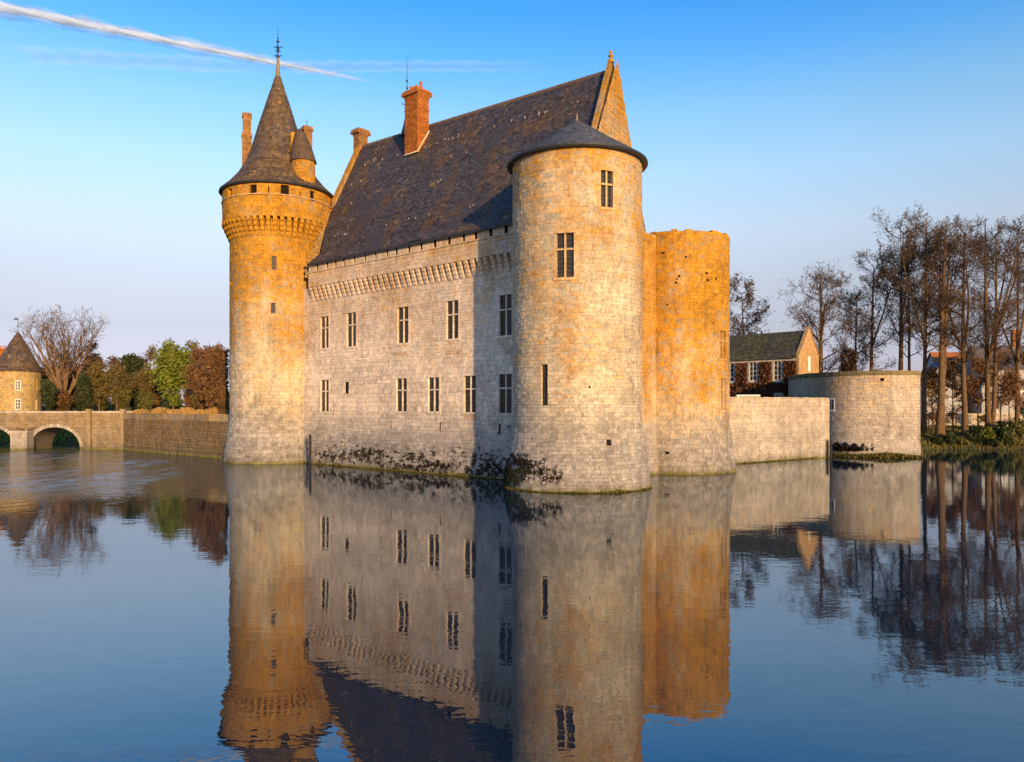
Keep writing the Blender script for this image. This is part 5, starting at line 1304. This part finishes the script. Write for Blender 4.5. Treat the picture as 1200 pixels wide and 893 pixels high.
# ================================================================== VILLAGE ON THE RIGHT BANK
def cottage(label, pxc, Y, z0, half_w, dep, eave_y, ridge_y, wall, roof, rot=0, chim=None, wins=(), gable_front=False, door=None, brickm='brick'):
    x = X_(pxc, Y); off = (x, Y, z0); t = thing('village_house', label, 'house', off, 'village houses behind the bare trees')
    zE, zR = Z_(eave_y, Y)-z0, Z_(ridge_y, Y)-z0; Mx = Matrix.Rotation(R(rot), 4, 'Z'); w_ = half_w; V = lambda *q: Mx @ Vector(q)
    def P(x_, y_, z_): v = Mx @ Vector((x_, y_, z_)); return tuple(v)
    mb = MB()
    if not gable_front:
        mb.add([P(-w_, 0, -1.5), P(w_, 0, -1.5), P(w_, 0, zE), P(-w_, 0, zE), P(-w_, dep, -1.5), P(w_, dep, -1.5), P(w_, dep, zE), P(-w_, dep, zE), P(-w_, dep/2, zR), P(w_, dep/2, zR)], [(0, 1, 2, 3), (5, 4, 7, 6), (1, 5, 6, 9, 2), (4, 0, 3, 8, 7)], .5)
        rt = MB(); e = .35
        for z_ in (0, .16): rt.add([P(-w_-e, -e, zE-.2+z_), P(w_+e, -e, zE-.2+z_), P(w_+e, dep/2, zR+z_), P(-w_-e, dep/2, zR+z_), P(-w_-e, dep+e, zE-.2+z_), P(w_+e, dep+e, zE-.2+z_)], [(0, 1, 2, 3), (3, 2, 5, 4)], .5)
        rt.add([P(-w_-e, -e, zE-.2), P(w_+e, -e, zE-.2), P(w_+e, -e, zE-.04), P(-w_-e, -e, zE-.04)], [(0, 1, 2, 3)], .3)
    else:
        mb.add([P(-w_, 0, -1.5), P(w_, 0, -1.5), P(w_, 0, zE), P(0, 0, zR), P(-w_, 0, zE), P(-w_, dep, -1.5), P(w_, dep, -1.5), P(w_, dep, zE), P(0, dep, zR), P(-w_, dep, zE)], [(0, 1, 2, 3, 4), (9, 8, 7, 6, 5), (1, 6, 7, 2), (5, 0, 4, 9)], .5)
        rt = MB(); e = .3
        for z_ in (.02, .18): rt.add([P(-w_-e, -e, zE-.2+z_), P(0, -e, zR+z_), P(0, dep+e, zR+z_), P(-w_-e, dep+e, zE-.2+z_), P(w_+e, -e, zE-.2+z_), P(w_+e, dep+e, zE-.2+z_)], [(0, 1, 2, 3), (1, 4, 5, 2)], .5)
        rt.add([P(-w_-e, -e, zE-.18), P(0, -e, zR+.02), P(0, -e, zR+.18), P(-w_-e, -e, zE-.02)], [(0, 1, 2, 3)], .3); rt.add([P(w_+e, -e, zE-.18), P(0, -e, zR+.02), P(0, -e, zR+.18), P(w_+e, -e, zE-.02)], [(0, 1, 2, 3)], .3)
    mb.build('wall', M[wall], t); rf = rt.build('roof', M[roof], t)
    ev = Mx @ Vector((1, 0, 0)); S = Plane((0, 0), (ev.x, ev.y))
    for (u, v, ww, hh, shut) in wins:
        bars(S, (u-ww/2, u+ww/2, v, v+hh), t, (0, 0, 0), 2, 2, frame='white')
        if shut:
            for sx in (-1, 1):
                m = MB(); a = u+sx*(ww/2+.12+ww*.25); vs = [S.p(q, z, d) for d in (.01, .07) for z in (v, v+hh) for q in (a-ww*.25, a+ww*.25)]; m.add(vs, [(4, 5, 7, 6), (0, 4, 6, 2), (1, 3, 7, 5), (2, 6, 7, 3), (0, 1, 5, 4)]); m.build('shutter', M['shutter'], t)
    if door is not None:
        m = MB(); vs = [S.p(q, z, d) for d in (.0, .06) for z in (0, 2.1) for q in (door-.5, door+.5)]; m.add(vs, [(4, 5, 7, 6), (0, 4, 6, 2), (1, 3, 7, 5), (2, 6, 7, 3)]); m.build('door', M['door_brown'], t)
    if chim:
        cx, zb, zt, cw = chim; m = MB(); z = zb; rng = random.Random(int(abs(pxc)))
        while z < zt: v0 = P(cx, dep/2, 0); m.box(v0[0]-cw, v0[0]+cw, v0[1]-.4, v0[1]+.4, z, z+.22, rng.random()); z += .24
        m.box(v0[0]-cw-.1, v0[0]+cw+.1, v0[1]-.5, v0[1]+.5, z, z+.2, .6); m.build('chimney', M[brickm], rf)
    return t
M['shutter'] = plain('grey blue shutter', (.30, .35, .42), .7, .1)
M['door_brown'] = plain('brown door', (.12, .05, .025), .7)
GZ = 3.0
cottage('grey roofed white village house with gable end just right of the bastion', 1107, 152, GZ, 3.4, 8, 446, 424, 'plaster2', 'tile_dark', -14, None, ((-1.3, 3.6, .9, 1.3, True), (1.3, 3.6, .9, 1.3, False), (.2, .6, 1.0, 1.6, False)), True, None)
cottage('long white village house with orange tiled roof behind the leaning bare tree', 1140, 158, GZ, 6.2, 8, 446, 412, 'plaster', 'tile', 4, None, ((-4.2, 4.0, 1.0, 1.5, True), (-1.0, 4.0, 1.0, 1.5, False), (2.6, 3.8, 1.6, 1.8, False), (-2.6, .8, 1.0, 1.5, True), (4.6, 1.0, 1.0, 1.5, False)), False, .8)
cottage('tall village house with red brick chimney at the picture edge', 1186, 148, GZ, 5.4, 8, 432, 404, 'plaster2', 'tile_dark', -6, (2.6, 8.0, 17.4, .7), ((-3.8, 4.2, 1.1, 1.6, False), (-1.2, 4.2, 1.1, 1.6, True), (1.6, 4.2, 1.1, 1.6, False), (-3.2, .6, 1.1, 1.7, False)), False, 2.6)
cottage('small brown gabled village house between white house and brick chimney house', 1164, 168, GZ, 3.8, 9, 440, 405, 'stone_gold2', 'tile', 0, None, ((0, 5.2, 1.1, 1.5, True),), True, None)
cottage('low blue grey shed roofed house glimpsed past the bastion corner', 1089, 165, GZ, 2.6, 7, 458, 440, 'plaster', 'tile_dark', 10, None, ((-.8, 2.0, 1.0, 1.3, True),), False, None)
def garden_wall():
    x0, x1, Y = X_(1086, 128), X_(1215, 128), 128.0; off = (x0, Y, 2.0)
    t = thing('garden_wall', 'long low stone garden wall behind the trunks on the right bank', 'wall', off); S = Plane((x0, Y), (1, 0)); L = x1-x0; v1 = Z_(484.5, Y)
    mb = MB(); backing(S, mb, 0, L, 1.0, v1, 2, 1); mb.face([S.p(0, v1), S.p(L, v1), S.p(L, v1, -.4), S.p(0, v1, -.4)], .5); mb.build('wall', M['stone_grey'], t, off)
    rng = random.Random(95); stones(S, lay(rng, 0, L, 1.2, v1-.02, .3, .6), M['stone_grey'], t, off, 60)
garden_wall()
# orange-lit twiggy understorey before the houses
for i, (px, Y, top, sp, lab) in enumerate([(1093, 121, 432, 9, 'twiggy sapling in the gap right of the bastion corner'), (1117, 119, 424, 13, 'orange-lit twiggy sapling between twin-stemmed and leaning trees'), (1146, 120, 420, 14, 'twiggy sapling in front of the white house between two big trunks'),
        (1172, 121, 410, 15, 'orange-lit sapling thicket right of the forked tree'), (1183, 116, 440, 12, 'low arching sapling before the brick chimney house'), (1203, 118, 415, 14, 'sapling with arching twigs cut by the picture edge')]):
    bare_tree('sapling', lab, px, Y, 1.8, top, sp, 'round', 'saplings on the right bank', 500+i, 'bark', 'twig_orange', .9, .12, .05, .12, .018)
# bank bushes
BK = 'bushes along the right bank'
for i, (px, Y, zb, top, hp, mt, n, lab) in enumerate([
    (1096, 110.3, .4, 511, 9, 'ivy_green', 40, 'dark low bush by the bastion corner at the water'),
    (1113, 110.6, .5, 508, 9, 'leaf_dark', 40, 'dark green bush under the twin-stemmed tree'),
    (1127, 110.2, .5, 513, 8, 'leaf_olive', 34, 'brownish low brush below the leaning tree'),
    (1143, 110.5, .6, 498, 10, 'leaf_dark', 50, 'dark bush left of the bright yellow-green one'),
    (1157, 110.2, .8, 500, 8, 'leaf_lime', 46, 'bright yellow-green bush on the right bank'),
    (1175, 110.8, .8, 494, 11, 'leaf_dark', 60, 'tall dark green bush under the forked tree'),
    (1194, 110.6, .8, 492, 12, 'leaf_olive', 60, 'tangled brownish bush at the picture edge'),
    (1184, 109.6, .3, 511, 14, 'leaf_olive', 46, 'low tangled bramble hanging over the water'),
    (1162, 109.3, .3, 514, 9, 'ivy_green', 34, 'dark bramble at the waterline below the yellow-green bush'),
    (1208, 112, .8, 480, 12, 'leaf_dark', 50, 'dark bush cut by the picture edge')]):
    if 'leaf_lime' not in M: M['leaf_lime'] = leaf_mat('lime leaves', (.10, .12, .012), (.24, .24, .03))
    leafy('bush', lab, px, Y, zb, top, hp, mt, 'bush', BK, 400+i, 'round', n, 40, .075, False, 'bark_dark', 60)
leafy('ball_shrub', 'dark rounded shrub peeping over the bastion rim', 993, 118, 5.9, 402, 12, 'leaf_brown_dark', 'shrub', None, 431, 'round', 60, 44, .08) if 'leaf_brown_dark' in M else None
M['leaf_brown_dark'] = leaf_mat('dark brown leaves', (.03, .018, .009), (.085, .045, .018))
leafy('ball_shrub', 'dark rounded shrub peeping over the bastion rim', 995, 118, 5.9, 403, 11, 'leaf_brown_dark', 'shrub', None, 431, 'round', 60, 44, .08)
# rough bank grass
rg = np.random.default_rng(9); n = 16000; xx = rg.uniform(55, 82, n); yy = rg.uniform(107.5, 127, n); zz = ground_h(xx, yy); ok = zz > -.1; xx, yy, zz = xx[ok], yy[ok], zz[ok]; n = len(xx)
nb = NB(); hh = rg.uniform(.1, .45, n); c = np.stack([xx, yy, zz+hh/2], 1); nb.quads(c, np.stack([rg.uniform(.02, .05, n), rg.normal(0, .02, n), np.zeros(n)], 1), np.stack([rg.normal(0, .09, n), rg.normal(0, .09, n), hh/2], 1), rg.random(n))
o = nb.build('bank_grass', M['leaf_olive'], None); kind(o, 'stuff'); tag(o, 'rough brown grass and litter on the right bank', 'grass')
rg = np.random.default_rng(10); n = 7000; xx = rg.uniform(-84, -54, n); yy = rg.uniform(122.5, 131, n); zz = ground_h(xx, yy); ok = zz > -.1; xx, yy, zz = xx[ok], yy[ok], zz[ok]; n = len(xx)
nb = NB(); hh = rg.uniform(.1, .5, n); c = np.stack([xx, yy, zz+hh/2], 1); nb.quads(c, np.stack([rg.uniform(.03, .08, n), rg.normal(0, .02, n), np.zeros(n)], 1), np.stack([rg.normal(0, .1, n), rg.normal(0, .1, n), hh/2], 1), rg.random(n))
o = nb.build('bank_grass', M['leaf_green'], None); kind(o, 'stuff'); tag(o, 'green grass on the bank seen through the bridge arch', 'grass')

# ================================================================== CONTRAIL AND CIRRUS
def contrail(name, label, ends, r0, r1, mat, seed, flat=1.0, taper=True, n=90, tone=1.0):
    (pa, ya), (pb, yb), Zc = ends[0], ends[1], ends[2]
    A = np.array([X_(pa, Zc*F/(HY-ya)), Zc*F/(HY-ya), Zc]); B = np.array([X_(pb, Zc*F/(HY-yb)), Zc*F/(HY-yb), Zc]); rg = np.random.default_rng(seed)
    t = np.linspace(0, 1, n); P = A+(B-A)*t[:, None]; wob = np.cumsum(rg.normal(0, .6, (n, 3)), 0)*.25; P = P+wob
    r = (r0+(r1-r0)*t)*(1+.16*np.convolve(rg.normal(0, 1, n+4), np.ones(5)/5, 'valid'))
    if taper: r[-8:] *= np.linspace(1, .15, 8)
    d = (B-A)/np.linalg.norm(B-A); s1 = np.cross(d, [0, 0, 1]); s1 /= np.linalg.norm(s1); up = np.cross(s1, d); k = 18; th = np.arange(k)*2*np.pi/k
    lump = 1+.12*np.sin(3*th[None]+t[:, None]*60)*1
    V = P[:, None]+(r[:, None]*lump)[..., None]*(s1*np.cos(th)[None, :, None]+up*np.sin(th)[None, :, None]*flat)
    cen = (A+B)/2; i = np.arange(n-1)[:, None]*k; j = np.arange(k)[None]; j2 = (j+1) % k
    f = np.stack([i+j, i+j2, i+k+j2, i+k+j], -1).reshape(-1, 4)
    nb = NB(); nb.V.append(V.reshape(-1, 3)); nb.L.append(f); tn = np.repeat(np.clip(np.minimum(t[:-1]*12+.3, (1-t[:-1])*3+.12), 0, 1)*tone, k); nb.T.append(tn); nb.n = len(V)
    o = nb.build(name, mat, None, tuple(cen), smooth=True); tag(o, label, 'cloud'); kind(o, 'stuff'); return o
haze_m = cloud_mat('spread vapour', .30, .2, 1.15, .012, (1, 1, 1)); trail_m = cloud_mat('aircraft vapour', .85, .22, 1.1, .02, (1, 1, 1)); veil_m = cloud_mat('thin cirrus veil', .24, .30, 1.25, .006, (1, 4, 9))
contrail('contrail', 'bright white aircraft trail slanting down across the blue sky', ((-60, -6), (440, 95), 1650.0), 24, 7, trail_m, 1)
contrail('contrail_haze', 'thin spread-out haze around the bright aircraft trail', ((-60, -4), (430, 93), 1655.0), 44, 20, haze_m, 9)
contrail('cirrus', 'faint thin cirrus streak below the aircraft trail left of the spire', ((20, 62), (330, 79), 1500.0), 75, 60, veil_m, 2, .5, False, 40, .8)
contrail('cirrus', 'faint cirrus streak right of the spire above the chimneys', ((330, 77), (640, 76), 1500.0), 50, 42, veil_m, 3, .5, False, 40, .8)
